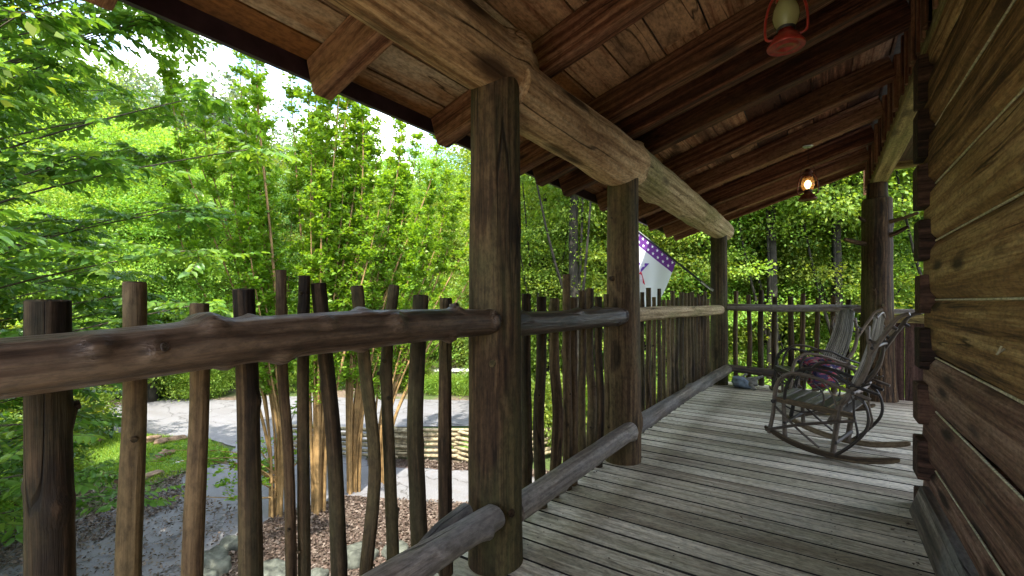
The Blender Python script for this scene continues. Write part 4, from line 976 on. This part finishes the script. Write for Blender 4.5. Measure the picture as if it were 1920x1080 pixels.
# ------------------------------------------------------------------ overhanging tree on the left
def near_tree():
    base = Vector((-8.3, -.6, GZ)); e = empty('shade_tree', base); tag(e, 'large leafy shade tree overhanging the yard at the far left', 'tree')
    rr = random.Random(5); r = np.random.RandomState(5); mb = MB()
    tp = tube(mb, [(0, 0, -.3), (.1, .1, 2.5), (.3, .2, 5.5), (.4, .3, 8.5)], [.24, .19, .14, .05], 30, 16, .03)
    bases = []; ds = []; lrs = []
    for k in range(230):
        z = rr.uniform(.9, 9.3)
        # target in the hanging crown volume, relative to base
        reach = 1.0 if z > 3 else .75
        tx = rr.uniform(-1.4, 3.3) * reach; ty = (1.75 + rr.uniform(-2.0, 1.2)) * (1.0 if z > 2.2 else .85)
        tgt = Vector((tx, ty, z))
        i = min(29, max(2, int(30 * (z * .75) / 8.8))); s0 = tp[i]
        mid = s0.lerp(tgt, .5) + Vector((0, 0, .25))
        path = tube(mb, [s0, mid, tgt, tgt + (tgt - mid).normalized() * .35 + Vector((0, 0, -.15))], [.022, .010, .005, .002], 20, 6, .06)
        shade = rr.random()
        for j in range(17):
            i0 = rr.randint(9, 20); p = path[i0]; a = rr.uniform(0, 6.28); ln = rr.uniform(.25, .6)
            tip = p + Vector((math.cos(a) * ln, math.sin(a) * ln, rr.uniform(-.18, .08)))
            tube(mb, [p, tip], [.003, .0012], 2, 4, 0, cap=False)
            axis = (tip - p).normalized(); sd_ = Vector((-axis.y, axis.x, 0))
            m = int(ln / .030)
            for q in range(m):
                c = p.lerp(tip, (q + .5) / m); sg = 1 if q % 2 else -1
                d = (axis * .6 + sd_ * sg * .8 + Vector((0, 0, rr.uniform(-.55, .05)))).normalized()
                bases.append(tuple(c)); ds.append(tuple(d)); lrs.append(min(1, max(0, .2 + .45 * rr.random() + .3 * shade)))
    mb.build('trunk', M['bark'], e)
    B = np.array(bases); Dd = unit(np.array(ds)); m = len(B); nrm = unit(np.array([0, 0, 1.0]) + .45 * r.randn(m, 3)); L = .105 * (.65 + .6 * r.rand(m))
    leafmesh('crown', B, Dd, nrm, L, L * .52, M['leafnear'], np.array(lrs), e, two=True, fold=.18)
    return m
near_tree()
# low drooping branches in front of the lawn
e = empty('sapling', G(-60, 860)); tag(e, 'leaning sapling with dark drooping twigs left of the lawn', 'tree')
mb = MB(); rr = random.Random(8); bases = []; ds = []
tp = tube(mb, [(0, 0, -.2), (.3, .5, .5), (.7, 1.1, 1.1), (.9, 1.5, 1.9)], [.06, .05, .035, .012], 20, 10, .05)
for k in range(26):
    s0 = tp[rr.randint(6, 20)]; a = rr.uniform(-.3, 2.4); ln = rr.uniform(.6, 1.5); t_ = s0 + Vector((math.cos(a) * ln, math.sin(a) * ln, rr.uniform(-.35, .35)))
    path = tube(mb, [s0, s0.lerp(t_, .5) + Vector((0, 0, .1)), t_], [.010, .006, .002], 10, 5, .05)
    for j in range(9):
        p = path[rr.randint(3, 10)]; a = rr.uniform(0, 6.28); l2 = rr.uniform(.15, .35); tip = p + Vector((math.cos(a) * l2, math.sin(a) * l2, rr.uniform(-.1, .05)))
        for q in range(10):
            c = p.lerp(tip, q / 10); bases.append(tuple(c)); b_ = rr.uniform(0, 6.28); ds.append((math.cos(b_), math.sin(b_), rr.uniform(-.4, .1)))
mb.build('trunk', M['bark'], e); B = np.array(bases); m = len(B)
leafmesh('crown', B, unit(np.array(ds)), unit(np.array([0, 0, 1.0]) + .5 * nr.randn(m, 3)), .075 * (.7 + .6 * nr.rand(m)), .04 * np.ones(m), M['leafnear'], None, e)

# ------------------------------------------------------------------ grass, litter
def inpoly(x, y, P):
    c = False; j = len(P) - 1
    for i in range(len(P)):
        if (P[i].y > y) != (P[j].y > y) and x < (P[j].x - P[i].x) * (y - P[i].y) / (P[j].y - P[i].y) + P[i].x: c = not c
        j = i
    return c
def scatter(P, n, rs):
    lx, hx = min(p.x for p in P), max(p.x for p in P); ly, hy = min(p.y for p in P), max(p.y for p in P); out = []
    while len(out) < n:
        x, y = rs.uniform(lx, hx), rs.uniform(ly, hy)
        if inpoly(x, y, P): out.append((x, y, GZ + .01))
    return np.array(out)
rs = random.Random(77)
B = np.concatenate([scatter(lawn, 30000, rs), scatter(lawn2, 6000, rs)]); m = len(B); dr = unit(np.concatenate([nr.randn(m, 2) * .35, np.ones((m, 1))], 1))
o = leafmesh('grass', B, dr, unit(np.concatenate([nr.randn(m, 2), np.zeros((m, 1))], 1) + 1e-3), .05 * (.5 + nr.rand(m)), .010 * np.ones(m), M['grassblade']); o['kind'] = 'stuff'
tag(o, 'bright short grass of the sunny lawn patch', 'grass')
def litter(name, P, n, label, size=.05):
    B = scatter(P, n, rs); m = len(B); B[:, 2] = GZ + .018 + .02 * nr.rand(m)
    o = leafmesh(name, B, unit(np.concatenate([nr.randn(m, 2), .25 * nr.randn(m, 1)], 1)), unit(np.array([0, 0, 1.0]) + .45 * nr.randn(m, 3)), size * (.5 + nr.rand(m)), size * .6 * (.5 + nr.rand(m)), M['litter'])
    o['kind'] = 'stuff'; tag(o, label, 'leaf litter')
litter('mulch_leaf_litter', bed, 22000, 'brown fallen leaves covering the mulch bed under the crepe myrtles')
lit = [G(-200, 880), G(120, 878), G(250, 905), G(350, 880), G(335, 950), G(200, 1010), G(60, 1060), G(-150, 1100), G(-300, 1000)]
litter('yard_leaf_litter', lit, 12000, 'brown fallen leaves between the lawn and the shaded drive')
litter('drive_leaf_litter', [G(-100, 1000), G(110, 985), G(330, 900), G(450, 960), G(420, 1060), G(300, 1120), G(0, 1200)], 2600, 'scattered brown leaves on the shaded part of the driveway', .045)
litter('strip_leaf_litter', strip, 2500, 'brown fallen leaves along the foot of the split rail fence')

B = np.stack([nr.uniform(-1.3, .36, 70), nr.uniform(1.4, 6.8, 70), .006 + .004 * nr.rand(70)], 1); B[:35, 0] = -1.28 + .35 * nr.rand(35) ** 2; B[35:50, 0] = .37 - .10 * nr.rand(15); B[35:50, 1] = nr.uniform(1.5, 3.2, 15)
o = leafmesh('stray_leaves', B, unit(np.concatenate([nr.randn(70, 2), .1 * nr.randn(70, 1)], 1)), unit(np.array([0, 0, 1.0]) + .3 * nr.randn(70, 3)), .022 * (.5 + nr.rand(70)), .012 * np.ones(70), M['litter'])
o['kind'] = 'stuff'; tag(o, 'bits of dry leaf and dirt lying on the porch boards', 'leaf litter')
# ------------------------------------------------------------------ rocks, fence, stake, far wall
def rock(px, py, s, mat, label, seed, group=None, name='rock'):
    p = G(px, py); mb = MB(); blob(mb, (0, 0, s[2] * .35), s, seed, .10, 24, 16, .8, -s[2] * .6); o = mb.build(name, M[mat]); o.location = p; o.rotation_euler = (0, 0, seed); tag(o, label, 'rock', group); return o
gr_ = 'rocks on the lawn'
rock(308, 856, (.24, .10, .09), 'brownrock', 'flat brown rock lying in the middle of the lawn', 2.2, gr_)
rock(282, 829, (.24, .12, .10), 'brownrock', 'leftmost of the three brown rocks at the back of the lawn', 2.1, gr_)
rock(302, 832, (.17, .12, .09), 'brownrock', 'middle one of the three brown rocks at the back of the lawn', 3, gr_)
rock(330, 826, (.24, .12, .08), 'brownrock', 'rightmost of the three brown rocks at the back of the lawn', 4, gr_)
rock(288, 892, (.15, .10, .06), 'brownrock', 'dark little rock near the front edge of the lawn', 5, gr_)
rock(183, 828, (.2, .1, .07), 'brownrock', 'low brown rock under the drooping twigs left of the leaning stake', 6, gr_)
rock(332, 866, (.12, .10, .02), 'whitestone', 'pale flat stone set in the lawn grass', 7, gr_, 'stepping_stone')
ge = 'boulders edging the mulch bed'
for i, (px, py, s, lab) in enumerate(((398, 1070, (.16, .22, .16), 'mossy boulder edging the bed, lowest one left of the myrtles'), (432, 1032, (.13, .12, .12), 'tan boulder edging the bed, just above the mossy one'), (512, 1085, (.22, .15, .12), 'grey flat boulder below the myrtle stems'),
                                     (672, 1052, (.22, .16, .13), 'grey boulder edging the bed below the second myrtle'), (597, 1092, (.12, .10, .10), 'small boulder at the lower edge of the bed'), (372, 1105, (.2, .15, .14), 'boulder edging the bed at the bottom edge, left end'), (740, 1040, (.16, .13, .10), 'boulder edging the bed near the thick front post'))):
    rock(px, py, s, 'rock', lab, 11 + i, ge, 'boulder')
fn = empty('split_rail_fence', G(800, 862)); tag(fn, 'low zigzag fence of stacked split rails beyond the crepe myrtles', 'fence'); L = Vector(fn.location)
zz = [G(560, 855), G(742, 842), G(868, 860), G(1010, 838), G(1150, 866)]
zz = [G(560, 850), G(735, 862), G(858, 862), G(935, 885), G(1040, 855)]
for i in range(4):
    for k in range(6):
        a, b = zz[i] - L, zz[i + 1] - L; u_ = (b - a).normalized(); z = .05 + k * .10 + (.05 if i % 2 else 0)
        mb = MB(); e1, e2 = rng.uniform(.1, .4), rng.uniform(.1, .4); tube(mb, [a - u_ * e1 + Vector((0, 0, z + rng.uniform(-.02, .02))), b + u_ * e2 + Vector((0, rng.uniform(-.04, .04), z + rng.uniform(-.03, .03)))], [rng.uniform(.03, .045), rng.uniform(.03, .045)], 6, 5, .05, cap=True); mb.build('rail', M['fencewood'], fn)
p = G(205, 824); mb = MB(); tube(mb, [(0, 0, -.2), (.10, .03, .30), (.22, .07, .62)], [.035, .03, .028], 6, 10, .02); o = mb.build('stake', M['stake']); o.location = p; tag(o, 'dark green leaning stake at the back edge of the lawn', 'stake')
p = D(860, 16.6); fw = empty('stone_wall', (p.x, p.y, gh(p.x, p.y))); tag(fw, 'low pinkish stone wall with pale cap behind the far end of the driveway', 'wall')
dirw = Vector((C, S, 0)); mb = MB()
for r_i in range(3):
    x = -1.6
    while x < 1.8:
        w = rng.uniform(.25, .5); c = dirw * (x + w / 2); blob(mb, (c.x, c.y, .12 + r_i * .2), (w * .52, .16, .11), rng.random() * 50, .06, 12, 8, .6); x += w
mb.build('stonework', M['wallstone'], fw)
mb = MB(); box(mb, (-1.7, -.2, .62), (1.9, .2, .70), 0, Matrix.Rotation(R(34.35), 3, 'Z'), Vector((0, 0, 0))); mb.build('cap', M['whitestone'], fw)

# ------------------------------------------------------------------ look-alikes told apart by their order from the left
from collections import defaultdict
same = defaultdict(list)
for o in bpy.data.objects:
    if o.parent is None and 'label' in o and o.name not in ('x',): same[(o['label'])].append(o)
ORD = ['first', 'second', 'third', 'fourth', 'fifth', 'sixth', 'seventh', 'eighth', 'ninth', 'tenth', 'eleventh', 'twelfth']
for lab, os_ in same.items():
    if len(os_) < 2: continue
    q = lambda o: (o.location.x * C + o.location.y * S) / max(.1, -o.location.x * S + o.location.y * C)
    os_.sort(key=q); n = len(os_)
    for i, o in enumerate(os_):
        o['label'] = lab + (', the left one' if i == 0 else ', the right one') if n == 2 else lab + ', ' + ORD[i] + ' from left'
